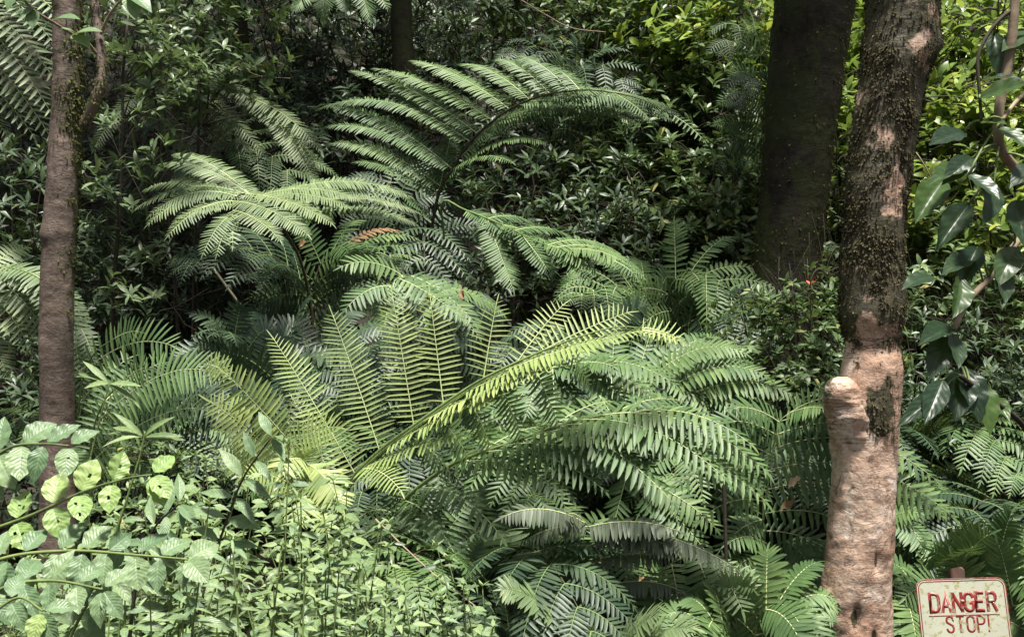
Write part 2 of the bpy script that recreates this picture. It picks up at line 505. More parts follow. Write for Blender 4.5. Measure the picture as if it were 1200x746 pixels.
def frond(root, base, ctrl, normal, Lp, pairs=13, start=.3, plen=.105, ppairs=26, mats=None, droop=(.18, .18),
          lift=(0, 0), dirL=None, dirR=None, ang=(72, 38), rad=.011, hi=True, wid=1.0, pdroop=.12, lprof=None, fwd=20, label=None, jitter=.05, hero=None):
    """ctrl: 3-D points of the rachis; base: thing origin; Lp: longest pinna"""
    mats = mats or [M['fern'], M['rachis']]
    C = spline(ctrl, 48)
    K = len(C)
    b = Bag()
    b.tube(C, rad * np.interp(np.linspace(0, 1, K), [0, .5, 1], [1, .62, .14]), 6, 0)
    fo = link('frond', b.mesh('frond', [mats[2] if len(mats) > 2 else mats[1]], C[0]), root, C[0] - base)
    if label:
        fo['label'] = label
    T = unit(np.gradient(C, axis=0))
    if hero:
        CP = np.stack([600 + C[:, 0] / C[:, 1] * F_PX, 373 - (C[:, 2] - CAM_Z) / C[:, 1] * F_PX], 1)
        for h in hero:
            bx, by, tx, ty, bend = h[:5]
            dY = h[5] if len(h) > 5 else -.15
            q = CP + (T[:, 1:2] * 0)
            i = int(np.argmin(np.linalg.norm(q - (bx, by), axis=1)))
            P = C[i]
            tip = at(tx, ty, P[1] + dY)
            L = np.linalg.norm(tip - P)
            cur = bez(P, (P + tip) / 2 + UP * bend * L * 1.6 + (tip - P) * .04, tip, 14)
            pn = unit(unit(np.asarray(normal, float)) + .15 * UP + rng.normal(0, .08, 3))
            npp = max(12, int(ppairs * L / Lp * (.80 if P[1] < 5.8 else 1.5)))
            w_ = wid if P[1] < 5.8 else wid * .68
            me = pinna_mesh(cur, pn, plen * min(1, .55 + .5 * L / Lp), npp, w_, hi, mats, pdroop, fwd)
            link('pinna', me, fo, P - C[0])
        pairs = 0
    us = np.linspace(0, 1, pairs)
    for k, u in enumerate(us):
        t = start + (1 - start) * (u ** .92) * .985
        f = t * (K - 1); i = int(min(f, K - 2)); fr = f - i
        P = C[i] * (1 - fr) + C[i + 1] * fr
        tt = unit(T[i] * (1 - fr) + T[i + 1] * fr)
        nr = unit(np.asarray(normal, float))
        S = unit(np.cross(tt, nr)); Nn = unit(np.cross(S, tt))
        lp = Lp * (np.interp(u, [0, .12, .35, .65, .85, 1], [.72, .9, 1, .86, .6, .34]) if lprof is None else np.interp(u, lprof[0], lprof[1]))
        a = math.radians(ang[0] + (ang[1] - ang[0]) * u)
        for si, side in enumerate((-1, 1)):         # -1: left of the rachis seen from above, looking along it
            L = lp * (1 + rng.normal(0, .06))
            ex = dirL if side < 0 else dirR
            d = side * S * math.sin(a) + tt * math.cos(a) + Nn * (.12 + lift[si])
            if ex is not None:
                d = d + np.asarray(ex, float)
            d = unit(d + rng.normal(0, jitter, 3))
            dr = droop[si] * (1 + rng.normal(0, .2))
            tip = P + L * (d * math.sqrt(max(0.2, 1 - dr * dr)) - UP * dr)
            mid = P + L * (.52 * d + UP * .10)
            cur = bez(P, mid, tip, 12)
            pn = unit(Nn + .25 * UP + rng.normal(0, .10, 3))
            npp = max(9, int(ppairs * (.35 + .65 * L / Lp) * .85))
            mm_ = [M['dead_leaf'], M['rachis_dark']] if rng.random() < .003 else mats
            me = pinna_mesh(cur, pn, plen * min(1, .45 + .6 * L / Lp), npp, wid, hi, mm_, pdroop, fwd)
            link('pinna', me, fo, P - C[0])
    # tip pinna
    cur = bez(C[-1], C[-1] + T[-1] * Lp * .14, C[-1] + T[-1] * Lp * .26 - UP * Lp * .06, 8)
    me = pinna_mesh(cur, unit(np.cross(np.cross(T[-1], np.asarray(normal, float)), T[-1])), plen * .6, 9, wid, hi, mats, pdroop, fwd)
    link('pinna', me, fo, C[-1] - C[0])
    return fo


def fern_thing(name, px, Y, label, group='mule-foot style ferns on the slope', dz=0.0):
    x = (px - 600) / F_PX * Y
    base = np.array((x, Y, float(ground_z(x, Y)) + dz))
    o = link(name, None, None, base)
    tag(o, label, 'fern', 'large ferns on the slope')
    # stubby rootstock at the base
    b = Bag()
    pts = np.stack([np.array((0, 0, -.1)), np.array((0.01, 0, .06)), np.array((0, .01, .16))])
    b.tube(pts, [.10, .09, .05], 8)
    link('rootstock', b.mesh('rootstock', [M['rachis_dark']]), o)
    return o, base


def P3(*q):
    return [at(*p) for p in q]


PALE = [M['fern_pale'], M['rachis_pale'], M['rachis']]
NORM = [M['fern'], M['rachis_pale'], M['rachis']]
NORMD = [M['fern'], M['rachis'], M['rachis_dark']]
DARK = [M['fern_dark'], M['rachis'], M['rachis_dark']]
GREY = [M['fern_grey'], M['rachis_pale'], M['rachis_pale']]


def build_ferns():
    # --- upper centre fern: arching frond with dark stalk
    r, b = fern_thing('tree_fern', 505, 7.6, 'tall fern at upper centre whose dark stalk arches over to the right')
    arch = P3((505, 300, 7.45), (508, 255, 7.4), (516, 222, 7.35), (530, 199, 7.3), (547, 171, 7.25), (567, 151, 7.2), (588, 134, 7.1), (610, 121, 7.05), (636, 112, 7.0), (664, 107, 6.9), (700, 106, 6.8), (750, 116, 6.7), (790, 136, 6.6))
    frond(r, b, [b] + arch, (.05, -.62, .75), .85, plen=.105, ppairs=34, mats=[M['fern'], M['rachis_pale'], M['rachis_dark']], rad=.016, jitter=.02, fwd=14, hero=[
        (546, 168, 454, 104, .04, .3), (548, 170, 375, 127, .16, .3), (564, 154, 412, 83, .08, .4), (581, 138, 438, 80, .07, .4), (599, 127, 483, 71, .07, .4), (621, 117, 540, 75, .10, .4),
        (640, 110, 583, 69, .08, .4), (664, 107, 607, 66, .09, .4), (684, 105, 646, 80, .08, .3), (531, 193, 390, 125, .10, .2), (526, 202, 385, 148, .12, .1), (518, 214, 392, 168, .12, .0), (512, 228, 418, 190, .12, -.1),
        (512, 232, 470, 150, .02, .1), (514, 225, 530, 150, .0, .1), (520, 215, 560, 175, .0, -.1), (508, 250, 440, 222, .14, -.2),
        (536, 192, 655, 146, .22, -.2), (547, 171, 700, 142, .20, -.2), (560, 157, 748, 146, .16, -.2), (580, 141, 770, 146, .13, -.2), (605, 124, 790, 141, .10, -.2), (640, 112, 795, 134, .07, -.1),
        (700, 106, 784, 126, .06, .1), (720, 110, 760, 138, .06, -.1), (664, 107, 740, 112, .06, .2), (530, 200, 600, 190, .15, -.3), (524, 208, 640, 168, .2, -.3)])
    frond(r, b, [b] + P3((520, 300, 7.3), (518, 238, 7.1), (545, 246, 6.9), (590, 264, 6.7), (640, 287, 6.4), (690, 296, 6.3), (720, 306, 6.2)), (.1, -.45, .85), .55, plen=.115, ppairs=22, mats=NORM, rad=.012, fwd=16, hero=[
        (545, 246, 600, 285, .10), (560, 250, 640, 302, .08), (571, 256, 601, 337, -.02, -.25), (590, 264, 660, 300, .10), (610, 273, 645, 320, .02), (640, 287, 692, 331, .08), (645, 288, 700, 322, .12),
        (660, 290, 752, 322, .14), (648, 286, 750, 316, .16, .1), (640, 285, 725, 296, .14, .2), (600, 268, 670, 278, .12, .2), (690, 296, 748, 328, .08), (575, 255, 625, 262, .12, .2)])
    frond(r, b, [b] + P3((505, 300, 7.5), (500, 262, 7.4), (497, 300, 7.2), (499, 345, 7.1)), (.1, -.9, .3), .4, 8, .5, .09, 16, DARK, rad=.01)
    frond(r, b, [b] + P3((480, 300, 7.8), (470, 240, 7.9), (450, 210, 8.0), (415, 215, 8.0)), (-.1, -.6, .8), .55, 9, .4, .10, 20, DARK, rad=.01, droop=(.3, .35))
    # --- left centre fern, frond facing the viewer
    r, b = fern_thing('tree_fern', 372, 7.0, 'bright fern at left centre fanned toward the viewer above the dark gap')
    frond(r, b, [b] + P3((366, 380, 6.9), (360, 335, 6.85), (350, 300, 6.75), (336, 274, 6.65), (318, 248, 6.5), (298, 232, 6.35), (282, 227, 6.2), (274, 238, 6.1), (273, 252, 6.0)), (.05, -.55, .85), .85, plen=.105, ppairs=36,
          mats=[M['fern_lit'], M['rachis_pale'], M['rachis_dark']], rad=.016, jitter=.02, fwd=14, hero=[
        (288, 226, 160, 244, .17, -.1), (283, 228, 174, 262, .17, -.2), (280, 229, 176, 252, .19, -.1), (276, 234, 197, 276, .16, -.2), (274, 240, 203, 262, .16, -.1), (273, 250, 238, 297, .16, -.2), (273, 250, 254, 298, .10, -.2),
        (273, 248, 328, 281, .08, -.3), (276, 236, 361, 275, .08, -.3), (286, 228, 389, 262, .08, -.2), (296, 230, 407, 242, .10, -.1), (300, 232, 420, 234, .12, .0), (300, 233, 480, 230, .14, .2), (310, 240, 466, 236, .13, .1),
        (320, 250, 488, 248, .12, .2), (330, 264, 486, 262, .13, .2), (296, 230, 188, 192, .10, .4), (300, 231, 205, 180, .08, .5), (305, 235, 170, 222, .12, .3)])
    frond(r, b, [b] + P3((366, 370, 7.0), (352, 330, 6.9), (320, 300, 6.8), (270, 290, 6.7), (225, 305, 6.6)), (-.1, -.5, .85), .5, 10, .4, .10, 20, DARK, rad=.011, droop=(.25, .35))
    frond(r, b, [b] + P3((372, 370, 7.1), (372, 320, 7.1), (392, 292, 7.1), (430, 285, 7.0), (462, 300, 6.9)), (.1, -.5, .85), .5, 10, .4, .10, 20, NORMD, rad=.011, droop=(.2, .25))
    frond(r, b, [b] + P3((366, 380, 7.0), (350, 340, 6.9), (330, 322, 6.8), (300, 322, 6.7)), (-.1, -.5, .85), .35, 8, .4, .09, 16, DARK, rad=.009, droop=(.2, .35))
    # --- back left drooping ferns
    r, b = fern_thing('tree_fern', 190, 8.4, 'dim fern behind the slender sapling with fronds drooping to the right')
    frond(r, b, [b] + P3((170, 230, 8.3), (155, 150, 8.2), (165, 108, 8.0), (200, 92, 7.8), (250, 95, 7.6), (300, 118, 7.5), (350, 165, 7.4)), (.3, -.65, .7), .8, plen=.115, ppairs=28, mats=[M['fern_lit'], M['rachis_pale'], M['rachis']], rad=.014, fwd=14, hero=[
        (180, 98, 262, 122, .12), (200, 92, 297, 127, .12), (170, 105, 313, 187, .20), (165, 108, 313, 210, .22), (160, 115, 290, 200, .2), (230, 92, 330, 160, .14), (250, 95, 355, 185, .14), (280, 106, 372, 204, .12),
        (155, 125, 240, 215, .2), (300, 118, 375, 175, .10), (320, 130, 368, 210, .05), (200, 92, 250, 60, .1, .3), (240, 93, 300, 75, .1, .3), (165, 108, 130, 150, .15), (160, 120, 110, 175, .15)])
    frond(r, b, [b] + P3((190, 260, 8.5), (215, 190, 8.3), (265, 165, 8.1), (315, 180, 8.0), (355, 220, 7.9)), (.2, -.6, .75), .7, 11, .35, .10, 30, NORM, droop=(.3, .4), rad=.012)
    # --- upper left edge fern: pinnae hanging into the frame
    r, b = fern_thing('tree_fern', -150, 6.0, 'bright fern entering from the upper left edge beside the slim tree')
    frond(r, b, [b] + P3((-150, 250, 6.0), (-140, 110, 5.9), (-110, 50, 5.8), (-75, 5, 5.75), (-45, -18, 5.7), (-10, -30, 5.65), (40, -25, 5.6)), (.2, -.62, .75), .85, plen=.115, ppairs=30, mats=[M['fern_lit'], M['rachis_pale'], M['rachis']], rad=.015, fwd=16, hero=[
        (-110, 50, 40, 160, .14), (-90, 22, 60, 162, .13), (-70, 0, 64, 140, .12), (-45, -18, 66, 96, .10), (-20, -27, 70, 60, .08), (10, -30, 76, 25, .05), (-125, 75, 10, 160, .14), (-138, 105, -10, 175, .14)])
    # --- fern behind the left trunk
    r, b = fern_thing('fern', 0, 5.9, 'pale fern half hidden behind the slim tree at left')
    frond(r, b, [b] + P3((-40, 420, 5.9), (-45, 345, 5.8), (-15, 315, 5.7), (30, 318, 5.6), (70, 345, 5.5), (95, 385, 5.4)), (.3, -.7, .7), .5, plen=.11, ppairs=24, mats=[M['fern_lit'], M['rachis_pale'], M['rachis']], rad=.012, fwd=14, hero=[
        (-20, 316, 60, 400, .12), (0, 314, 50, 345, .1), (10, 315, 82, 360, .12), (20, 316, 98, 372, .12), (30, 318, 104, 400, .12), (40, 325, 100, 425, .08), (60, 340, 105, 445, .05), (-30, 325, 40, 415, .12), (-10, 315, 30, 290, .1, .2), (80, 360, 98, 460, .03), (-40, 350, 10, 440, .1)])
    # --- left fern
    r, b = fern_thing('fern', 95, 5.5, 'arching fern right of the slim tree with broad long-fingered pinnae')
    frond(r, b, [b] + P3((85, 600, 5.4), (88, 540, 5.35), (92, 480, 5.3), (98, 440, 5.3), (112, 412, 5.25), (135, 396, 5.2)), (.30, -.85, .45), .6, plen=.15, ppairs=28, mats=NORM, rad=.013, fwd=10, wid=.62, pdroop=.1, hero=[
        (100, 432, 202, 405, .16), (92, 475, 150, 420, .05, .2), (90, 500, 104, 430, -.02, .1), (87, 560, 120, 500, .1), (88, 540, 165, 520, .12), (98, 440, 60, 420, .1, .2)])
    frond(r, b, [b] + P3((100, 620, 5.2), (105, 560, 5.1), (108, 510, 5.05), (122, 470, 5.0), (150, 442, 4.9)), (.30, -.85, .45), .6, plen=.15, ppairs=30, mats=NORM, rad=.013, fwd=10, wid=.62, pdroop=.1, hero=[
        (110, 500, 264, 440, .20), (106, 545, 230, 478, .12), (104, 570, 175, 545, .18), (106, 530, 135, 455, .0, .2), (122, 470, 190, 425, .08, .3)])
    frond(r, b, [b] + P3((130, 620, 5.3), (145, 550, 5.3), (155, 505, 5.3), (180, 475, 5.25), (215, 462, 5.2)), (.15, -.8, .6), .6, plen=.15, ppairs=28, mats=DARK, rad=.012, fwd=10, wid=.65, pdroop=.15, hero=[
        (155, 503, 262, 470, .16), (150, 525, 270, 512, .2), (148, 545, 262, 548, .2), (165, 490, 240, 450, .1), (145, 560, 220, 580, .2), (180, 475, 270, 490, .15)])
    # --- main young pale fern
    r, b = fern_thing('young_fern', 372, 5.0, 'large pale young fern at centre with upright side branches along a slanting stalk')
    main = P3((392, 640, 4.85), (400, 590, 4.8), (413, 560, 4.75), (445, 528, 4.7), (480, 502, 4.62), (541, 459, 4.56), (581, 436, 4.5), (648, 406, 4.46), (715, 384, 4.42), (752, 384, 4.4))
    frond(r, b, [b] + main, (.25, -.80, .50), .62, plen=.115, ppairs=37, mats=PALE, rad=.015, wid=.46, pdroop=.0, fwd=6, jitter=.02, hero=[
        (410, 556, 320, 396, .02, .1), (446, 526, 390, 369, .02, .1), (484, 500, 460, 347, .01, .1), (519, 474, 504, 347, .0, .1), (561, 447, 582, 354, .03, .1), (603, 425, 660, 357, .04, .1), (631, 412, 736, 366, .03, .05),
        (400, 590, 345, 470, .03, .1)])
    frond(r, b, [b] + [q + (0, -.02, -.01) for q in main], (-.45, -.25, .85), .62, plen=.105, ppairs=36, mats=PALE, rad=.006, wid=.8, pdroop=.1, fwd=10, jitter=.02, hero=[
        (425, 545, 536, 512, .04, -.2), (450, 522, 588, 462, .03, -.2), (490, 492, 650, 428, .03, -.2), (541, 459, 700, 402, .03, -.15), (590, 430, 748, 388, .03, -.1), (420, 550, 470, 575, .1, -.3)])
    frond(r, b, [b] + [q + (0, .04, -.02) for q in main], (.2, -.8, .5), .5, plen=.10, ppairs=34, mats=NORM, rad=.006, wid=.8, pdroop=.1, fwd=10, jitter=.02, hero=[
        (470, 508, 535, 560, .08, .1), (510, 480, 556, 548, .08, .1), (541, 459, 578, 531, .07, .1), (575, 440, 612, 516, .06, .1), (620, 418, 655, 500, .06, .1), (660, 402, 690, 450, .05, .1), (440, 530, 460, 600, .05, .1)])
    frond(r, b, [b] + P3((355, 660, 4.9), (348, 600, 4.85), (342, 560, 4.8), (333, 510, 4.75), (305, 470, 4.75), (266, 438, 4.7)), (.1, -.9, .35), .42, plen=.115, ppairs=26, mats=PALE, rad=.008, wid=.75, pdroop=.05, fwd=8, hero=[
        (333, 512, 264, 437, .02), (340, 550, 246, 470, .05), (346, 580, 262, 530, .08), (345, 570, 292, 556, .1), (338, 530, 395, 500, .1)])
    frond(r, b, [b] + P3((372, 660, 4.6), (370, 600, 4.5), (366, 560, 4.45), (358, 538, 4.4)), (0, -.8, .6), .3, plen=.11, ppairs=26, mats=PALE, rad=.008, wid=.8, fwd=12, pdroop=.35, hero=[
        (362, 540, 328, 556, .25, -.2), (362, 540, 400, 592, .12, -.2), (366, 560, 350, 612, .1, -.3), (366, 560, 385, 620, .05, -.3)])
    # --- fern behind it: dim ones
    r, b = fern_thing('fern', 330, 6.2, 'dim dark fern behind the pale upright side branches')
    for q in (P3((330, 500, 6.2), (325, 460, 6.2), (300, 420, 6.2), (268, 405, 6.1), (235, 425, 6.0)), P3((335, 500, 6.0), (310, 470, 6.0), (275, 400, 6.0), (262, 390, 5.9)),
              P3((340, 470, 6.3), (370, 410, 6.4), (410, 400, 6.4), (450, 420, 6.3)), P3((335, 520, 6.0), (325, 450, 5.9), (340, 425, 5.8), (370, 450, 5.6)), P3((350, 560, 6.0), (400, 500, 5.9), (440, 480, 5.8), (500, 500, 5.7))):
        frond(r, b, [b] + q, (.0, -.7, .7), .55, 9, .3, .12, 22, DARK, droop=(.3, .35), rad=.012)
    # --- centre fern whose pinnae top the pale one
    r, b = fern_thing('fern', 540, 5.9, 'mid green fern above and behind the slanting pale stalk')
    frond(r, b, [b] + P3((530, 450, 5.85), (510, 370, 5.8), (490, 330, 5.7), (472, 322, 5.6), (458, 335, 5.5)), (.05, -.6, .8), .42, plen=.11, ppairs=20, mats=NORM, rad=.012, hero=[
        (472, 324, 401, 312, .16), (460, 333, 405, 362, .16), (480, 325, 556, 378, .10), (465, 326, 540, 372, .06), (500, 345, 560, 392, .12), (495, 335, 590, 368, .15, .2), (505, 360, 430, 340, .12, .2), (470, 325, 500, 380, .05), (462, 330, 450, 385, .05)])
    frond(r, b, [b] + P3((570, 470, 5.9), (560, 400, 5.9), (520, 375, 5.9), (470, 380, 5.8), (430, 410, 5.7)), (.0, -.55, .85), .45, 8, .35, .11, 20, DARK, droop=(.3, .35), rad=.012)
    # --- sweep of arches right of the pale stalk's tip
    r, b = fern_thing('fern', 640, 5.6, 'crowded fern under the tip of the pale stalk with short arching pinnae')
    frond(r, b, [b] + P3((630, 540, 5.5), (620, 480, 5.3), (630, 440, 5.2), (655, 430, 5.1), (690, 425, 5.0)), (.1, -.6, .8), .5, plen=.115, ppairs=24, mats=NORM, rad=.013, hero=[
        (650, 432, 772, 472, .16), (640, 436, 768, 462, .2, .1), (665, 428, 738, 435, .12), (655, 430, 750, 490, .16), (630, 440, 617, 485, -.05), (650, 432, 652, 506, .0, -.2), (640, 436, 690, 500, .1), (628, 450, 612, 517, .0, -.2), (625, 455, 585, 500, .1),
        (670, 428, 700, 400, .05, .2), (620, 480, 560, 490, .12), (680, 426, 790, 450, .14)])
    frond(r, b, [b] + P3((650, 560, 5.6), (690, 470, 5.6), (740, 450, 5.6), (790, 450, 5.5), (840, 470, 5.4)), (.05, -.65, .75), .5, plen=.11, ppairs=26, mats=NORM, rad=.013, hero=[
        (740, 450, 762, 390, -.05, .2), (720, 455, 720, 380, -.05, .2), (760, 449, 873, 414, .22), (790, 450, 897, 440, .18), (820, 460, 938, 468, .16), (750, 450, 840, 395, .12, .3), (800, 452, 880, 425, .15, .2), (775, 449, 820, 400, .05, .3),
        (720, 455, 800, 500, .12), (740, 450, 830, 500, .14), (700, 465, 735, 520, .05), (780, 450, 850, 500, .12), (830, 465, 900, 490, .1)])
    frond(r, b, [b] + P3((690, 560, 5.8), (700, 430, 5.9), (690, 400, 5.9), (660, 400, 5.8), (600, 410, 5.7)), (.0, -.65, .75), .5, 8, .3, .11, 20, DARK, rad=.012, droop=(.3, .35))
    # --- centre right: sweeping arches
    r, b = fern_thing('fern', 470, 5.1, 'deep green fern under the pale stalk with pinnae sweeping right over the dark hollow')
    frond(r, b, [b] + P3((445, 640, 5.0), (465, 595, 4.9), (507, 558, 4.8), (545, 537, 4.72), (600, 518, 4.66), (660, 497, 4.6), (720, 484, 4.55), (770, 482, 4.5)), (.08, -.55, .83), .8, plen=.125, ppairs=32, mats=[M['fern'], M['rachis_pale'], M['rachis']], rad=.014, jitter=.02, fwd=20, pdroop=.2, hero=[
        (535, 541, 668, 583, .15, -.25), (560, 532, 707, 573, .14, -.25), (590, 521, 745, 560, .13, -.25), (615, 512, 797, 535, .13, -.25), (650, 500, 898, 588, .15, -.3), (680, 492, 850, 560, .14, -.3), (700, 488, 898, 552, .16, -.25), (745, 482, 880, 520, .14, -.2),
        (490, 568, 590, 632, .18, -.3), (472, 585, 542, 668, .16, -.35), (455, 610, 444, 662, .2, -.3), (460, 600, 400, 630, .2, -.3), (520, 550, 640, 545, .12, .2), (640, 503, 720, 470, .08, .3), (560, 532, 630, 500, .06, .3), (470, 590, 500, 700, .1, -.2),
        (720, 484, 800, 470, .1, .2), (660, 497, 790, 590, .1, -.3)])
    # --- right big fern with vertical pale stalk
    r, b = fern_thing('fern', 885, 5.6, 'large fern left of the pinkish trunk with a pale upright stalk and level pinnae')
    f_ = frond(r, b, [b] + P3((890, 660, 5.0), (892, 628, 4.95), (898, 581, 4.85), (904, 540, 4.8), (909, 512, 4.78), (913, 494, 4.75), (925, 484, 4.72)), (.05, -.85, .5), .8, plen=.12, ppairs=34, mats=[M['fern'], M['rachis_pale'], M['rachis_pale']], rad=.011, jitter=.02, fwd=18, pdroop=.3, hero=[
        (912, 496, 1000, 488, .10), (910, 508, 1050, 510, .14), (907, 525, 1098, 563, .20), (902, 553, 1118, 606, .18), (900, 575, 1100, 600, .14), (896, 602, 990, 612, .12), (893, 625, 980, 650, .12), (891, 650, 960, 690, .12),
        (912, 496, 860, 478, .1), (909, 512, 832, 500, .14), (905, 535, 800, 530, .16), (902, 560, 790, 570, .16), (898, 585, 820, 610, .16), (895, 610, 840, 650, .14), (925, 485, 965, 478, .08)], label='pale upright frond with level pinnae')
    frond(r, b, [b] + P3((860, 640, 5.5), (830, 560, 5.4), (800, 520, 5.3), (760, 510, 5.2), (740, 530, 5.1), (770, 600, 5.0)), (-.05, -.65, .75), .5, plen=.11, ppairs=26, mats=NORM, rad=.012, pdroop=.25, hero=[
        (740, 530, 720, 610, -.02, -.1), (745, 545, 790, 630, .02), (755, 570, 840, 620, .12), (760, 580, 830, 650, .1), (765, 590, 800, 650, .05), (790, 515, 900, 580, .16), (810, 530, 890, 610, .12), (830, 560, 890, 640, .08), (760, 512, 700, 560, .1), (775, 512, 690, 530, .12)])
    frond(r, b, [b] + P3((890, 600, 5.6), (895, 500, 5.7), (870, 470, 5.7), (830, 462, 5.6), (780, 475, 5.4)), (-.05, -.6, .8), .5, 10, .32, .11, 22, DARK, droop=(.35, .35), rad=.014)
    # --- fern behind pinkish trunk to the right
    r, b = fern_thing('fern', 1010, 5.5, 'fern showing on both sides of the pinkish trunk low down')
    frond(r, b, [b] + P3((1000, 700, 5.3), (985, 650, 5.2), (950, 630, 5.0), (905, 640, 4.9), (870, 670, 4.8)), (-.1, -.65, .75), .45, plen=.12, ppairs=22, mats=NORM, rad=.012, pdroop=.3, hero=[
        (905, 640, 855, 635, .16), (900, 642, 890, 685, .05), (920, 636, 960, 680, .14), (890, 650, 850, 680, .14), (940, 632, 1000, 690, .14), (880, 660, 840, 705, .1), (885, 655, 960, 715, .12), (930, 634, 980, 725, .12), (900, 640, 860, 725, .1)])
    frond(r, b, [b] + P3((1000, 700, 5.4), (1010, 640, 5.3), (1025, 615, 5.2), (1050, 610, 5.1), (1080, 640, 5.0)), (.15, -.75, .6), .45, plen=.115, ppairs=24, mats=NORM, rad=.012, hero=[
        (1035, 611, 1096, 668, .16), (1045, 610, 1088, 640, .12), (1020, 620, 1095, 676, .08), (1015, 630, 1092, 690, .16), (1060, 615, 1094, 655, .1), (1010, 645, 1060, 715, .12), (1030, 612, 1075, 600, .1)])
    # --- fern behind the sign
    r, b = fern_thing('fern', 1120, 5.0, 'fern with bright pinnae rising behind the danger sign')
    frond(r, b, [b] + P3((1105, 730, 4.95), (1108, 690, 4.9), (1115, 670, 4.85), (1130, 655, 4.8)), (.1, -.85, .5), .30, plen=.125, ppairs=20, mats=NORM, rad=.010, fwd=12, wid=.85, hero=[
        (1110, 680, 1158, 626, .08), (1115, 670, 1140, 640, .05), (1108, 690, 1060, 700, .14), (1106, 710, 1070, 735, .1)])
    frond(r, b, [b] + P3((1130, 740, 5.0), (1140, 700, 4.95), (1158, 672, 4.9), (1190, 658, 4.8), (1230, 668, 4.7)), (.15, -.75, .6), .36, 10, .3, .12, 22, NORM, droop=(.1, .4), rad=.010)
    frond(r, b, [b] + P3((1140, 745, 4.8), (1175, 720, 4.75), (1200, 700, 4.7), (1230, 705, 4.6)), (.15, -.75, .6), .36, 8, .3, .12, 22, NORM, droop=(.1, .4), rad=.010)
    frond(r, b, [b] + P3((1100, 745, 5.0), (1080, 700, 4.9), (1050, 700, 4.8), (1020, 720, 4.7)), (-.1, -.75, .6), .32, 9, .35, .11, 20, NORM, droop=(.2, .35), rad=.010)
    # --- lower centre old greyish fern
    r, b = fern_thing('fern', 725, 4.8, 'greyish ageing fern at bottom centre with hanging pinnae on a pale stalk')
    frond(r, b, [b] + P3((717, 706, 4.6), (706, 660, 4.55), (695, 630, 4.5), (688, 614, 4.45), (680, 606, 4.4)), (0, -.6, .8), .42, plen=.085, ppairs=34, mats=GREY, rad=.011, pdroop=.6, fwd=14, wid=1.15, hero=[
        (688, 614, 588, 606, .16, -.1), (690, 616, 796, 622, .10, -.1), (692, 620, 865, 668, .12, -.1), (696, 630, 806, 650, .12, -.1), (704, 655, 788, 654, .08, -.1), (712, 685, 798, 692, .12, -.1), (690, 618, 620, 630, .1, .1)])
    HANG = [M['fern'], M['rachis'], M['rachis']]
    frond(r, b, [b] + P3((700, 740, 4.9), (680, 660, 4.9), (650, 625, 4.85), (600, 620, 4.8), (570, 640, 4.8)), (0, -.95, .3), .34, plen=.12, ppairs=17, mats=HANG, rad=.010, fwd=4, pdroop=.0, wid=1.25, hero=[
        (592, 622, 612, 702, .0, -.15), (638, 622, 652, 708, .0, -.15), (675, 650, 692, 720, .0, -.15), (665, 636, 670, 690, .0, .1), (615, 620, 632, 690, .0, .1), (575, 635, 585, 700, .0, -.1)])
    frond(r, b, [b] + P3((760, 760, 4.7), (768, 700, 4.7), (780, 665, 4.6), (820, 650, 4.6), (860, 670, 4.5)), (0, -.9, .4), .36, plen=.11, ppairs=22, mats=NORM, rad=.010, fwd=8, hero=[
        (775, 672, 760, 735, .0), (790, 660, 800, 725, .0), (815, 652, 840, 715, .02), (840, 658, 870, 715, .05), (770, 690, 730, 715, .1)])
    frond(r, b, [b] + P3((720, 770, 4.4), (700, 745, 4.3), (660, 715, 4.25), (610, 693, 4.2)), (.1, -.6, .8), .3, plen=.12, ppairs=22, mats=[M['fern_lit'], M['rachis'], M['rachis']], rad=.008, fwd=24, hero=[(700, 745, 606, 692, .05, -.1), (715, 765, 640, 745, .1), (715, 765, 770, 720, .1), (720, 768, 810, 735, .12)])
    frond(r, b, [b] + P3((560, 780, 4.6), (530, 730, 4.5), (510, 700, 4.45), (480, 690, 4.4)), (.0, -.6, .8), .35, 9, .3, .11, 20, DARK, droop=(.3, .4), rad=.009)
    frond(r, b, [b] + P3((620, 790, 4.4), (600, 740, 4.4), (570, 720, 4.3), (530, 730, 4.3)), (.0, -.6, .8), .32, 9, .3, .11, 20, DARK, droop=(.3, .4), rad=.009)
    r, b = fern_thing('fern', 870, 4.6, 'low bright fern at the bottom edge right of the broken stick')
    frond(r, b, [b] + P3((860, 780, 4.5), (850, 740, 4.4), (830, 725, 4.35), (800, 730, 4.3)), (.0, -.6, .8), .28, 8, .3, .10, 20, NORM, droop=(.3, .4), rad=.008)
    frond(r, b, [b] + P3((880, 780, 4.5), (890, 725, 4.45), (915, 705, 4.4), (950, 712, 4.35)), (.0, -.6, .8), .34, 9, .3, .11, 20, NORM, droop=(.3, .4), rad=.008)
    # --- right middle ferns, dim
    r, b = fern_thing('fern', 800, 7.2, 'dim fern left of the dark trunk base with short arching fronds')
    frond(r, b, [b] + P3((800, 400, 7.1), (785, 340, 7.0), (815, 318, 6.9), (860, 340, 6.7), (885, 370, 6.6)), (.1, -.7, .7), .5, 11, .3, .10, 20, NORM, droop=(.25, .4), rad=.011)
    frond(r, b, [b] + P3((790, 410, 7.1), (760, 350, 7.0), (720, 335, 6.9), (680, 345, 6.7)), (-.1, -.7, .7), .5, 10, .3, .10, 20, NORM, droop=(.3, .4), rad=.011)
    frond(r, b, [b] + P3((800, 420, 7.0), (810, 380, 6.8), (850, 365, 6.6), (890, 390, 6.4)), (-.1, -.7, .7), .5, 10, .3, .10, 20, DARK, droop=(.3, .4), rad=.011)
    r, b = fern_thing('fern', 690, 9.2, 'small dim fern among the shrubs above the arching dark stalk')
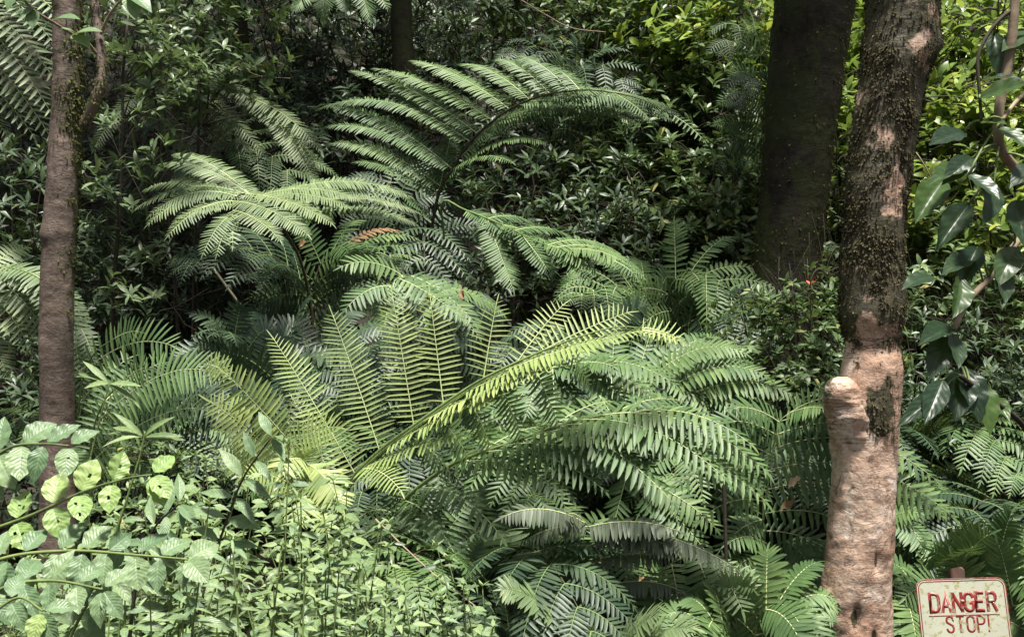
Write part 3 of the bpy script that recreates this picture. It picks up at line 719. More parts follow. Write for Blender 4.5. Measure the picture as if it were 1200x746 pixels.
    frond(r, b, [b] + P3((680, 200, 9.2), (690, 130, 8.9), (670, 75, 8.7), (630, 55, 8.6), (600, 60, 8.5)), (0, -.7, .7), .55, 9, .3, .10, 18, DARK, droop=(.3, .4), rad=.010, hi=False)
    frond(r, b, [b] + P3((690, 200, 9.0), (690, 110, 8.7), (670, 85, 8.5), (700, 75, 8.3), (730, 95, 8.2)), (0, -.7, .7), .55, 9, .3, .10, 18, DARK, droop=(.3, .4), rad=.010, hi=False)
    r, b = fern_thing('fern', 885, 8.4, 'small fern tucked against the left side of the dark trunk near the top')
    frond(r, b, [b] + P3((885, 200, 8.2), (892, 90, 8.1), (885, 35, 8.0), (865, 30, 7.9), (850, 50, 7.8)), (0, -.7, .7), .4, 9, .4, .10, 18, NORM, droop=(.3, .4), rad=.010, hi=False)
    frond(r, b, [b] + P3((890, 200, 8.2), (895, 130, 8.0), (885, 90, 7.9), (865, 110, 7.8)), (0, -.7, .7), .4, 9, .4, .10, 18, DARK, droop=(.3, .4), rad=.010, hi=False)
    r, b = fern_thing('fern', 1190, 6.6, 'dim fern at the right edge above the danger sign')
    frond(r, b, [b] + P3((1190, 640, 6.6), (1180, 580, 6.3), (1160, 560, 6.0), (1120, 575, 5.8)), (0, -.7, .7), .45, 9, .4, .10, 18, DARK, droop=(.3, .4), rad=.010)
    frond(r, b, [b] + P3((1195, 640, 6.6), (1210, 550, 6.2), (1190, 525, 6.0), (1150, 535, 5.8)), (0, -.7, .7), .45, 9, .4, .10, 18, DARK, droop=(.3, .4), rad=.010)
    r, b = fern_thing('fern', 420, 9.5, 'fern tip hanging in at the top edge left of centre')
    frond(r, b, [b] + P3((330, 60, 9.4), (310, -60, 9.0), (350, -80, 8.0), (400, -50, 7.0), (440, -10, 6.8)), (.2, -.7, .7), .45, plen=.10, ppairs=22, mats=NORM, rad=.010, hero=[
        (380, -60, 378, 18, -.05), (390, -55, 345, 12, -.02), (410, -45, 434, 25, .1), (395, -52, 405, 12, .0)])
build_ferns()


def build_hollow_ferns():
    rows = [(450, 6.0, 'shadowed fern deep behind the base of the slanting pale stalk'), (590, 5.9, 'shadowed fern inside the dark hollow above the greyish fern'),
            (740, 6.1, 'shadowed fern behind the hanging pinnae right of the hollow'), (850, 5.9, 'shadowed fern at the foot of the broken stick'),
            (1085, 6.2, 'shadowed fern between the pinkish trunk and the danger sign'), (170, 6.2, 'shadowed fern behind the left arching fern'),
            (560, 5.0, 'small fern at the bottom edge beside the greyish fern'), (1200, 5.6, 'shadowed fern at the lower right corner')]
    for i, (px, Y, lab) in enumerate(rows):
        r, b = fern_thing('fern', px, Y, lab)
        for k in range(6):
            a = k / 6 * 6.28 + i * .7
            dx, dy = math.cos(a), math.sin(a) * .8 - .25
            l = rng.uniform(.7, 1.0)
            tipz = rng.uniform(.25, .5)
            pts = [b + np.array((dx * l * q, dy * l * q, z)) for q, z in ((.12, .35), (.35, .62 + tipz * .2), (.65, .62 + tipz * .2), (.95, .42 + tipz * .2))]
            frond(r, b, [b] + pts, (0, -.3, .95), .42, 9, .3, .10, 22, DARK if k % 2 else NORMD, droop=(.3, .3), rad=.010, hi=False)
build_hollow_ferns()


# ------------------------------------------------------------ trees with built trunks
def trunk_mesh(path, mat, seg=96, step=.012, seed=0, rough=.05, bumps=(), moss=None):
    """path: [(point, radius)], bumps: [(t 0..1, angle, amount, sig_t, sig_a)], moss(t, ang, pos)->0..1"""
    P = np.array([[*p, r] for p, r in path])
    L = np.linalg.norm(np.diff(P[:, :3], axis=0), axis=1).sum()
    K = int(L / step)
    C = spline(P, K)
    ctr, rad = C[:, :3], C[:, 3]
    ang = np.arange(seg) / seg * 2 * np.pi
    cs, sn = np.cos(ang), np.sin(ang)
    T = np.linspace(0, 1, K)
    V = np.zeros((K, seg, 3)); D = np.zeros((K, seg))
    off = Vector((seed * 7.3, seed * 3.1, 0))
    for i in range(K):
        for j in range(seg):
            p = Vector((cs[j] * rad[i] * 1.0, sn[j] * rad[i], ctr[i, 2])) + off
            D[i, j] = mnoise.noise(p * 6) * 1.0 + mnoise.noise(Vector((p.x * 14, p.y * 14, p.z * 22))) * .45 + mnoise.noise(Vector((p.x * 30, p.y * 30, p.z * 60))) * .22
    Rr = rad[:, None] * (1 + rough * D)
    for (bt, ba, am, st, sa) in bumps:
        da = (ang[None] - ba + np.pi) % (2 * np.pi) - np.pi
        Rr = Rr + am * np.exp(-((T[:, None] - bt) / st) ** 2 - (da / sa) ** 2)
    V[..., 0] = ctr[:, None, 0] + cs[None] * Rr
    V[..., 1] = ctr[:, None, 1] + sn[None] * Rr
    V[..., 2] = ctr[:, None, 2]
    i = np.arange(K - 1)[:, None]; j = np.arange(seg)[None]
    a = i * seg + j; b_ = i * seg + (j + 1) % seg
    f = np.stack([a, b_, b_ + seg, a + seg], -1).reshape(-1, 4)
    mm = np.zeros((K, seg)) if moss is None else moss(T[:, None], ang[None], V)
    bag = Bag()
    bag.add(V.reshape(-1, 3), f, 0, None, np.broadcast_to(mm, (K, seg)).ravel())
    return bag, V, np.broadcast_to(mm, (K, seg)), ctr


def flakes(V, ctr, weight, n, size, mat, origin, name='moss', kind='stuff', down=.7):
    K, S = V.shape[:2]
    lump = np.array([mnoise.noise(Vector(tuple(p * 9))) + .6 * mnoise.noise(Vector(tuple(p * 26))) for p in V.reshape(-1, 3)[::1]])
    w = np.clip(weight, 0, 1).ravel() * (.12 + sstep(-.25, .35, lump)); w = w / w.sum()
    idx = rng.choice(K * S, n, p=w)
    i = idx // S
    pos = V.reshape(-1, 3)[idx]
    out = unit((pos - ctr[i]) * (1, 1, 0))
    pos = pos + rng.normal(0, .004, pos.shape) - out * .002
    d = unit(out * (.55 + rng.random((n, 1)) * .5) + rng.normal(0, .45, (n, 3)) - UP * down)
    nn = unit(out + UP * .4 + rng.normal(0, .4, (n, 3)))
    b = Bag()
    t = leaf_tmpl([(0, .2), (.5, .34), (1, .06)], curl=.3, fold=.3)
    b.leaves(t, pos, d, nn, size * (.5 + rng.random(n)), 1.0)
    return b.mesh(name, [mat], origin)


def shade_crown(root, base, center, radii, n, mat, leaf=.2):  # unseen foliage, placed and thinned for the shade it casts
    """leafy crown above the frame: clumps of leaves with gaps, plus limbs"""
    b = Bag()
    nc = max(8, n // 60)
    cc = unit(rng.normal(0, 1, (nc, 3))) * (rng.random((nc, 1)) ** .4) * radii + center
    per = n // nc
    n = int(n * 1.6)
    per = n // nc
    t = leaf_tmpl(LANCE_LO, curl=.2, fold=.2)
    pos = np.repeat(cc, per, 0) + rng.normal(0, 1, (nc * per, 3)) * np.array(radii) * .13
    d = unit(rng.normal(0, 1, pos.shape) + (0, 0, -.2))
    b.leaves(t, pos, d, unit(UP + rng.normal(0, .5, pos.shape)), leaf * (.7 + .6 * rng.random(len(pos))), 1.6)
    o = link('shade_crown', b.mesh('shade_crown', [mat], base), root)
    b = Bag()
    for q in cc[:14]:
        s = np.array(base) * 0 + np.array((center[0], center[1], center[2] - radii[2] * 1.1))
        b.tube(bez(s, (s + q) / 2 + UP * .3, q, 7), np.linspace(.05, .012, 7), 5)
    link('limbs', b.mesh('limbs', [M['twig']], base), root)
    return o


def build_trees():
    # ---- pinkish tree by the sign
    Y = 4.5
    pts = [(1003, 980, 96), (1003, 800, 86), (1003, 746, 82), (1004, 690, 80), (1007, 640, 78), (1011, 590, 75), (1014, 540, 73), (1016, 500, 74), (1018, 465, 76), (1022, 430, 70), (1023, 400, 62),
           (1022, 372, 74), (1022, 340, 73), (1022, 300, 71), (1025, 250, 70), (1030, 200, 72), (1036, 150, 74), (1045, 100, 76), (1053, 55, 82), (1057, 15, 84), (1059, -40, 84), (1062, -200, 90), (1070, -420, 80)]
    path = [(at(x, y, Y), w / 2 / F_PX * Y) for x, y, w in pts]
    zt, zb = path[-1][0][2], path[0][0][2]
    tt = lambda py: (CAM_Z - (py - 373) / F_PX * Y - zb) / (zt - zb)
    fr = -math.pi / 2
    bumps = [(tt(480), fr - 1.1, .018, .014, .5), (tt(500), fr - 1.0, .012, .02, .5),
             (tt(648), fr + .25, -.022, .012, .10), (tt(640), fr + .45, .010, .006, .3), (tt(575), fr + .3, .006, .008, .35), (tt(715), fr - .3, -.02, .012, .13),
             (tt(740), fr + .2, -.018, .010, .10), (tt(55), fr + 1.3, .030, .012, .5), (tt(205), fr + .5, -.02, .03, .12), (tt(300), fr + .4, -.008, .012, .2), (tt(720), fr - 1.2, .012, .02, .4)]
    def moss(t, a, V):
        z = V[..., 2]
        up = sstep(CAM_Z - (450 - 373) / F_PX * Y, CAM_Z - (345 - 373) / F_PX * Y, z + .04 * np.sin(a * 3 + 1) + .03 * np.sin(a * 7)) * (.78 + .22 * np.sin(z * 9 + a * 2))
        da = (a - (fr + .15) + np.pi) % (2 * np.pi) - np.pi
        patch = np.exp(-((z - (CAM_Z - (478 - 373) / F_PX * Y)) / .11) ** 2 - (da / .5) ** 2) * 1.3
        bare = np.exp(-((z - (CAM_Z - (62 - 373) / F_PX * Y)) / .07) ** 2 - ((da + .1) / .5) ** 2) * .9 + np.exp(-((z - (CAM_Z - (215 - 373) / F_PX * Y)) / .10) ** 2 - ((da - .2) / .35) ** 2) * .8
        scar = 0
        for (py_, a_, sz, sa, am) in ((650, .25, .030, .09, .9), (640, .42, .012, .20, .5), (715, -.35, .045, .10, .8), (735, .22, .05, .08, .9), (575, .35, .012, .25, .4), (520, -.5, .03, .3, .35), (560, -.7, .06, .2, .38), (620, -.9, .05, .2, .36), (700, .8, .03, .2, .3), (590, .1, .02, .3, .3), (545, .2, .012, .35, .4), (690, -.1, .008, .5, .35), (610, .5, .008, .5, .35)):
            dd = (a - (fr + a_) + np.pi) % (2 * np.pi) - np.pi
            scar = scar + am * np.exp(-((z - (CAM_Z - (py_ - 373) / F_PX * Y)) / sz) ** 2 - (dd / sa) ** 2)
        nz = np.array([mnoise.noise(Vector(tuple(p * 7))) + .7 * mnoise.noise(Vector(tuple(p * 21))) for p in V.reshape(-1, 3)]).reshape(V.shape[:2])
        m0 = np.maximum(up * 1.2, patch) - bare * .6
        m0 = m0 + nz * .5 * np.clip(4 * m0 * (1.15 - m0), 0, 1)
        return np.clip(np.maximum(m0, np.clip(scar + nz * .3 * (scar > .1), 0, .9)), 0, 1)
    base = np.array((path[0][0][0], Y, float(ground_z(path[0][0][0], Y))))
    root = link('tree', None, None, base)
    tag(root, 'tree with pinkish scarred bark, shaggy moss above and a stub knob, beside the danger sign', 'tree', 'trees with bare trunks')
    bag, V, mm, ctr = trunk_mesh(path, M['bark_pink'], 140, .010, 1, .05, bumps, moss)
    link('trunk', bag.mesh('trunk', [M['bark_pink']], base), root)
    o = link('moss', flakes(V, ctr, np.where(V[..., 2] > CAM_Z - (520 - 373) / F_PX * Y, mm, 0) ** 1.5, 42000, .0095, M['moss'], base), root); o['kind'] = 'stuff'
    q = spline([[*at(x, y, d), w / 2 / F_PX * Y] for x, y, d, w in ((1015, 590, 4.56, 60), (1011, 555, 4.53, 64), (1006, 525, 4.50, 64), (999, 498, 4.47, 60), (992, 474, 4.45, 54), (988, 458, 4.44, 46), (987, 448, 4.44, 36), (988, 441, 4.45, 12))], 46)
    sb_, Vs, ms_, cs_ = trunk_mesh([(a_[:3], a_[3]) for a_ in q[::3]], M['bark_pink'], 40, .004, 5, .17, [(.80, fr + .5, -.016, .06, .35), (.5, fr, .006, .1, .5), (.62, fr - .8, .007, .05, .4)], lambda t, a, V: .40 * np.exp(-((t - .9) / .3) ** 2) + .15 * np.sin(a * 2 + t * 9) * (t > .5) + 0 * V[..., 2])
    link('branch_stub', sb_.mesh('branch_stub', [M['bark_pink']], base), root)
    shade_crown(root, base, np.array((1.95, 6.2, 7.8)), (.7, .8, .6), 1500, M['shrub_mid'])  # set back from its own trunk to shade the dark tree behind
    # ---- dark thick tree
    Y = 6.9
    pts = [(905, 560, 105), (908, 420, 92), (915, 360, 84), (922, 300, 81), (929, 240, 80), (936, 170, 82), (943, 100, 86), (950, 40, 90), (956, -10, 93), (962, -100, 94), (975, -350, 90)]
    path = [(at(x, y, Y), w / 2 / F_PX * Y) for x, y, w in pts]
    base = np.array((path[0][0][0], Y, float(ground_z(path[0][0][0], Y))))
    root = link('tree', None, None, base)
    tag(root, 'thick dark mossy tree standing behind and left of the pinkish tree', 'tree', 'trees with bare trunks')
    moss = lambda t, a, V: .35 + .3 * np.cos(a - .1) + 0 * V[..., 2]
    bag, V, mm, ctr = trunk_mesh(path, M['bark_dark'], 110, .02, 2, .04, [], moss)
    link('trunk', bag.mesh('trunk', [M['bark_dark']], base), root)
    edge = np.clip(.10 + np.clip(np.cos(np.arange(110) / 110 * 2 * np.pi - .15), 0, 1)[None] ** 3 + .6 * np.clip(-np.cos(np.arange(110) / 110 * 2 * np.pi + .2), 0, 1)[None] ** 4, 0, 1) + 0 * V[..., 0]
    o = link('moss', flakes(V, ctr, edge, 7000, .014, M['moss_green'], base), root); o['kind'] = 'stuff'
    shade_crown(root, base, np.array((2.7, 9.8, 10.5)), (1.6, 1.4, .9), 1500, M['shrub_mid'])
    # ---- slim left tree
    Y = 5.0
    pts = [(66, 820, 46), (67, 640, 42), (67, 560, 40), (67, 480, 39), (66, 400, 38), (67, 330, 38), (69, 290, 37), (68, 275, 41), (71, 250, 38), (75, 190, 37), (78, 140, 36), (80, 80, 34), (79, 20, 34), (78, -60, 33), (76, -300, 30)]
    path = [(at(x, y, Y), w / 2 / F_PX * Y) for x, y, w in pts]
    base = np.array((path[0][0][0], Y, float(ground_z(path[0][0][0], Y))))
    root = link('tree', None, None, base)
    tag(root, 'slim red-brown tree at left with a mossy side limb rising beside it', 'tree', 'trees with bare trunks')
    def moss(t, a, V):
        z = V[..., 2]
        s = np.exp(-(((a - .15 + np.pi) % (2 * np.pi) - np.pi) / .75) ** 2)
        nz = np.array([mnoise.noise(Vector(tuple(p * 9))) + .6 * mnoise.noise(Vector(tuple(p * 25))) for p in V.reshape(-1, 3)]).reshape(V.shape[:2])
        m0 = s * sstep(CAM_Z - (420 - 373) / F_PX * 5, CAM_Z - (260 - 373) / F_PX * 5, z) * 1.2 + .42 * sstep(2.2, 2.7, z)
        return np.clip(m0 + nz * .55 * (m0 > .03), 0, 1)
    bag, V, mm, ctr = trunk_mesh(path, M['bark_brown'], 80, .012, 3, .045, [], moss)
    link('trunk', bag.mesh('trunk', [M['bark_brown']], base), root)
    o = link('moss', flakes(V, ctr, mm ** 2.5 + 1e-5, 7000, .010, M['moss_green'], base), root); o['kind'] = 'stuff'
    limb = spline([[*at(x, y, d), w / 2 / F_PX * 5] for x, y, d, w in ((94, 150, 5.0, 15), (102, 140, 4.98, 15), (112, 118, 4.95, 14), (119, 90, 4.95, 13), (118, 55, 4.97, 13), (113, 25, 5.0, 12), (111, -10, 5.0, 12), (108, -120, 5.1, 10))], 70)
    b = Bag(); b.tube(limb[:, :3], limb[:, 3] * .85, 14, rnd=.25)
    link('limb', b.mesh('limb', [M['bark_brown']], base), root)
    Vl = b.v[0].reshape(-1, 14, 3)
    o = link('moss', flakes(Vl, limb[:, :3], np.ones(Vl.shape[:2]), 1500, .009, M['moss_green'], base), root); o['kind'] = 'stuff'
    for q in ([(112, 62, 4.95), (100, 48, 4.85), (85, 40, 4.75), (60, 25, 4.6), (35, 8, 4.5), (10, -25, 4.4)], [(118, 40, 4.95), (126, 22, 4.9), (135, 8, 4.85), (150, -8, 4.8)]):
        C = spline(P3(*q), 20); b = Bag(); b.tube(C, np.linspace(.008, .004, 20), 6)
        link('twig', b.mesh('twig', [M['twig_pale']], base), root)
    lt = Bag(); lt.leaves(leaf_tmpl(OVATE, curl=.25, fold=.25, cols=2), np.zeros((1, 3)), np.array([[0, 1, 0]]), UP, 1.0)
    lm = lt.mesh('leaf', [M['green_leaf']])
    for (x0, y0, x1, y1, d) in ((85, 42, 115, 28, 4.7), (88, 38, 68, 30, 4.65), (62, 24, 90, 14, 4.6), (85, 42, 105, 50, 4.7), (40, 12, 36, 30, 4.5), (40, 10, 20, 18, 4.5), (150, -8, 178, 6, 4.8), (30, 5, 40, -12, 4.5), (150, -8, 160, 18, 4.8), (20, -10, 5, 8, 4.4)):
        p0, p1 = at(x0, y0, d), at(x1, y1, d - .05)
        put_leaf(lm, root, base, p0, p1, (0, -.5, .9))
    shade_crown(root, base, np.array((-2.4, 8.0, 8.0)), (2.0, 1.1, .8), 1500, M['shrub_mid'])
    # ---- dim background trunks
    for (pp, Y, lab, cr) in (([(478, 190, 30), (474, 90, 27), (470, 20, 25), (472, -60, 25), (478, -300, 22)], 9.0, 'dim brown trunk at top centre behind the fern fronds', (-1.9, 8.2, 9.2)),
                             ([(300, 170, 26), (290, 100, 25), (278, 40, 26), (275, -60, 24), (282, -300, 20)], 8.7, 'shadowed trunk in the dark hollow at upper left of centre', (-3.4, 9.0, 9.0)),
                             ([(505, 130, 16), (560, -60, 14), (600, -300, 12)], 12.5, 'thin leaning trunk far back at the top centre', (.2, 14.5, 12.0)),
                             ([(860, 260, 20), (862, 100, 18), (850, -60, 17), (845, -300, 15)], 13.5, 'faint trunk behind the sunny shrubs left of the dark tree', (2.4, 17, 14.5)),
                             ([(-30, 420, 40), (-20, 200, 36), (-16, 0, 34), (-10, -300, 30)], 8.6, 'shadowed trunk at the far left edge behind the bright fern', (-4.8, 8.3, 8.4))):
        path = [(at(x, y, Y), w / 2 / F_PX * Y) for x, y, w in pp]
        bz = float(ground_z(path[0][0][0], Y)) - .1
        path = [(np.array((path[0][0][0], Y, bz)), path[0][1] * 1.25)] + path if path[0][0][2] > bz else path
        base = np.array((path[0][0][0], Y, bz))
        root = link('tree', None, None, base)
        tag(root, lab, 'tree', 'background trees')
        bag, V, mm, ctr = trunk_mesh(path, M['bark_dark'], 24, .05, int(Y), .05, [], lambda t, a, V: .4 + 0 * V[..., 2])
        link('trunk', bag.mesh('trunk', [M['bark_dark']], base), root)
        shade_crown(root, base, np.array(cr), (2.6, 2.2, 1.3), 2300, M['shrub_dark'])


def put_leaf(mesh, parent, origin, p0, p1, nrm, width=1.0, name='leaf'):
    d = unit(p1 - p0); L = np.linalg.norm(p1 - p0)
    n = np.asarray(nrm, float); n = unit(n - d * np.dot(n, d)); a = np.cross(d, n)
    o = link(name, mesh, parent, p0 - origin)
    m = Matrix(((a[0] * width, d[0], n[0]), (a[1] * width, d[1], n[1]), (a[2] * width, d[2], n[2]))) * L
    m4 = m.to_4x4(); m4.translation = Vector(tuple(p0 - origin))
    o.matrix_local = m4
    return o


build_trees()


# ------------------------------------------------------------ shrubs
SH_T = [leaf_tmpl(LANCE_LO, curl=c, fold=.25) for c in (.05, .25, .5)]
SH_T_HI = [leaf_tmpl(LANCE, curl=c, fold=.25) for c in (.05, .25, .5)]


def rosettes(b, pos, axis, nl, leaf, hi=False, mat=0, wid=1.0, tone=None):
    """whorls of leaves at the shoot ends"""
    pos = np.asarray(pos); n = len(pos)
    tm = SH_T_HI if hi else SH_T
    which = rng.integers(0, 3, n)
    for w in range(3):
        sel = which == w
        if not sel.any():
            continue
        P = np.repeat(pos[sel], nl, 0); A = np.repeat(unit(axis[sel]), nl, 0)
        k = len(P)
        ref = np.tile(np.array((.3, .9, .2)), (k, 1))
        X = unit(np.cross(A, ref)); Yv = np.cross(A, X)
        ph = np.tile(np.arange(nl) * 2.39996, sel.sum()) + np.repeat(rng.random(sel.sum()) * 6.28, nl)
        rad = X * np.cos(ph)[:, None] + Yv * np.sin(ph)[:, None]
        el = np.radians(rng.uniform(5, 62, k))[:, None]
        d = unit(rad * np.cos(el) + A * np.sin(el) + rng.normal(0, .12, (k, 3)))
        nn = unit(A * np.cos(el) - rad * np.sin(el) + rng.normal(0, .15, (k, 3)))
        L = leaf * rng.uniform(.6, 1.15, k)
        off = A * (np.tile(np.arange(nl), sel.sum()) / nl * .05 * leaf / .1)[:, None]
        r = rng.random(k) if tone is None else np.clip(np.repeat(tone[sel], nl) + rng.normal(0, .12, k), 0, 1) * .999
        b.leaves(tm[w], P - off, d, nn, L, wid, mat, rnd=r)


def shrub_meshes(mat, H, Rr, nros, leaf, hi=False, seed=0, nl=7, wid=1.0, open_=.35):
    """foliage mesh and stem mesh of one shrub, base at the origin"""
    ns = 5
    stems = []
    sb = Bag()
    for i in range(ns):
        a = i / ns * 6.28 + rng.random()
        r = Rr * rng.uniform(.25, .7)
        tip = np.array((math.cos(a) * r, math.sin(a) * r, H * rng.uniform(.75, 1)))
        C = bez(np.array((math.cos(a) * .04, math.sin(a) * .04, -.1)), np.array((tip[0] * .35, tip[1] * .35, H * .6)), tip, 14)
        stems.append(C); sb.tube(C, np.linspace(.012, .004, 14) * (H / 1.4) ** .5, 5)
    SP = np.concatenate(stems)
    # clumps then shoots inside each clump
    nc = max(6, nros // 9)
    cd = unit(rng.normal(0, 1, (nc, 3))) * (rng.uniform(.55, 1.0, (nc, 1))) * np.array((Rr, Rr, H * .48)) + np.array((0, 0, H * .56))
    pos, ax = [], []
    for c in cd:
        k = int(rng.integers(6, 13))
        q = c + rng.normal(0, 1, (k, 3)) * np.array((.16, .16, .11)) * Rr / .8
        st = SP[np.argmin(np.linalg.norm(SP - c, axis=1))]
        hub = c * .8 + st * .2
        sb.tube(bez(st, (st + hub) / 2 + UP * .06, hub, 5), np.linspace(.005, .003, 5), 4)
        for p in q:
            if p[2] < .05:
                p[2] = .05 + rng.random() * .2
            sb.tube(np.stack([hub, (hub + p) / 2 + rng.normal(0, .015, 3), p]), [.0028, .0022, .0016], 3)
            pos.append(p); ax.append(unit(unit(p - np.array((0, 0, H * .4))) * .7 + UP * .8 + rng.normal(0, .25, 3)))
    b = Bag()
    pos = np.array(pos)
    rosettes(b, pos, np.array(ax), nl, leaf, hi, wid=wid)
    return b.mesh('foliage', [mat]), sb.mesh('branches', [M['twig']])


def place_shrub(meshes, p, scale, lift, rot, label, group, name='shrub'):
    """leaves sit `lift` above the foot; the stems reach down to it"""
    o = link(name, None, None, p)
    o.scale = (scale,) * 3
    o.rotation_euler = (0, 0, rot)
    tag(o, label, 'shrub', group)
    link('foliage', meshes[0], o, (0, 0, lift / scale))
    br = link('branches', meshes[1], o, (0, 0, 0))
    k = (lift / scale + 1.2) / 1.2
    br.scale = (1, 1, k)
    return o


def build_shrubs():
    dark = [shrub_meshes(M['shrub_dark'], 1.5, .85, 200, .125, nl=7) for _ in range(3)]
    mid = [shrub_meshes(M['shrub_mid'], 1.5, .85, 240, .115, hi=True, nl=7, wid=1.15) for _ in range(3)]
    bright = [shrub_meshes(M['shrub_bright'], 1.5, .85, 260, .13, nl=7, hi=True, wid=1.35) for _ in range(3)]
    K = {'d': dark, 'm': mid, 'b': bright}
    # px, py of the shrub's middle, distance, scale, kind, label
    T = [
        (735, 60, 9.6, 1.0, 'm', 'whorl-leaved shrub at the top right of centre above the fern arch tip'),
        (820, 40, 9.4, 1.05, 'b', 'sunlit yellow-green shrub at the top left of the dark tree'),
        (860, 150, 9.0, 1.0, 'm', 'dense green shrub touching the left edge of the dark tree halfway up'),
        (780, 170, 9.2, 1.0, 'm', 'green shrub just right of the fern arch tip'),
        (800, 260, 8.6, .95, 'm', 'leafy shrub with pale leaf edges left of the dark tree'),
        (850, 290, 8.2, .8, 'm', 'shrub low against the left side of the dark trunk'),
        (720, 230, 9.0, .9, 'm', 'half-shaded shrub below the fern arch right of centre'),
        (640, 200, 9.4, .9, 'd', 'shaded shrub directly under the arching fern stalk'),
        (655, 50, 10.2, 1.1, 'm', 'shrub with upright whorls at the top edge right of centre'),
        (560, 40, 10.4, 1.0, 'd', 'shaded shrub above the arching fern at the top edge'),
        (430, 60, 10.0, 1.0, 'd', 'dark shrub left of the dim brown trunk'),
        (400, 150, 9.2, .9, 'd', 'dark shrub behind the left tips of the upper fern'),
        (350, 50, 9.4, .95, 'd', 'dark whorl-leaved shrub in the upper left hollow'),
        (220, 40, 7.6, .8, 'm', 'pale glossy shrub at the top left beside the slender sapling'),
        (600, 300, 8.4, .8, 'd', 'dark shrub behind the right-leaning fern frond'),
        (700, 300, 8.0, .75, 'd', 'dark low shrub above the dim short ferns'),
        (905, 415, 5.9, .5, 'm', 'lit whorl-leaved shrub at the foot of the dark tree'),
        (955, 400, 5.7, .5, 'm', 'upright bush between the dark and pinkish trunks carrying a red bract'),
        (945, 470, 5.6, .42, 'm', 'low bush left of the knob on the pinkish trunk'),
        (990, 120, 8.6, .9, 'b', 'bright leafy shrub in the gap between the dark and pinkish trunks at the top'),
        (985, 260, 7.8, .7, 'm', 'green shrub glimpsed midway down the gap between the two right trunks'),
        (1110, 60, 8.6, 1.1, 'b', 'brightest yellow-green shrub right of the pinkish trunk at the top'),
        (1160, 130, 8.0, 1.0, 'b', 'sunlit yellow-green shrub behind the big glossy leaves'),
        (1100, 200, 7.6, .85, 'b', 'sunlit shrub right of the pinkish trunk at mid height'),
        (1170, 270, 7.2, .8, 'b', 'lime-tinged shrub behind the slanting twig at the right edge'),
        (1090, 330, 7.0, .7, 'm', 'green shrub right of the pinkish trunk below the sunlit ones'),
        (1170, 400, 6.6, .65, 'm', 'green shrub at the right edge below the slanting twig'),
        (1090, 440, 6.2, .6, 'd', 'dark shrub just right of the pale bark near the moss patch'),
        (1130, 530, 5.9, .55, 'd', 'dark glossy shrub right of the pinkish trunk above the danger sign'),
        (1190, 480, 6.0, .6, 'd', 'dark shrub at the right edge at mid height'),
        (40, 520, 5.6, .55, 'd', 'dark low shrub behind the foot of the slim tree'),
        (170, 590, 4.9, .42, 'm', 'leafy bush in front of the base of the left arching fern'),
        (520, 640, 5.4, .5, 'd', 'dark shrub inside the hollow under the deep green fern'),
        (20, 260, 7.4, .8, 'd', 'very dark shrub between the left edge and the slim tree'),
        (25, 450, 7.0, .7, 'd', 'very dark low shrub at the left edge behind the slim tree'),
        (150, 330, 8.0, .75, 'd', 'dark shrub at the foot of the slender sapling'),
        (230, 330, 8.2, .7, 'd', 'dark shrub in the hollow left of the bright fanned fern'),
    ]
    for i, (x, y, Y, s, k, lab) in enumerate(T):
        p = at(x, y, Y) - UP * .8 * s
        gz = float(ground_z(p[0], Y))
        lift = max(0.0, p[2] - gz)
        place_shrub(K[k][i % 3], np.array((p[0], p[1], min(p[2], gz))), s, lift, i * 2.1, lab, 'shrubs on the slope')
    # the uncountable mass behind and between
    b = Bag(); sb = Bag()
    n = 19000
    yy = 7.8 + (rng.random(n) ** .8) * 9.5
    xx = (rng.random(n) * 2 - 1) * (yy * .56 + .8)
    hh = np.empty(n)
    clump = np.array([mnoise.noise(Vector((x * .9, y * .9, 3.1))) for x, y in zip(xx, yy)])
    hh = np.clip(.25 + rng.random(n) ** .7 * (1.0 + 1.3 * clump), .03, 2.2)
    zz = ground_z(xx, yy) + hh
    px = 600 + xx / yy * F_PX
    pos = np.stack([xx, yy, zz], 1)
    # open dark pocket left of centre
    py = 373 - (zz - CAM_Z) / yy * F_PX
    hole = np.exp(-((px - 300) / 130) ** 2 - ((py - 330) / 90) ** 2) + .8 * np.exp(-((px - 480) / 160) ** 2 - ((py - 260) / 90) ** 2)
    hole = hole + .22 * (1 - sstep(560, 760, px)) * sstep(20, 100, py) * 1.5
    keep = rng.random(n) > hole * .9
    pos, px = pos[keep], px[keep]
    ax = unit(UP + np.array((0, -.45, 0)) + rng.normal(0, .35, pos.shape))
    lum = sstep(650, 1010, px) * 1.15 + rng.normal(0, .18, len(px))  # picks brighter leaf colours to the right, painting the sunlit side
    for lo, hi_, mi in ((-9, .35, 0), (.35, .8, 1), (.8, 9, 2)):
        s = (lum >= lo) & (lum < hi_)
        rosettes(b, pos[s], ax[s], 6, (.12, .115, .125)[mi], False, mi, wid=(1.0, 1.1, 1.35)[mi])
    for q in pos[::6]:
        g = np.array((q[0] + rng.normal(0, .1), q[1] + .15, q[2] - .45))
        sb.tube(np.stack([g, (g + q) / 2 + rng.normal(0, .03, 3), q]), [.005, .004, .0025], 3)
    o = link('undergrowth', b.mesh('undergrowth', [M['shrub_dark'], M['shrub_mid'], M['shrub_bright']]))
    tag(o, 'mass of whorled glossy leaves covering the slope behind the ferns', 'undergrowth', None, 'stuff')
    o = link('undergrowth_twigs', sb.mesh('undergrowth_twigs', [M['twig']]))
    tag(o, 'tangle of thin brown twigs inside the slope undergrowth', 'twigs', None, 'stuff')
build_shrubs()


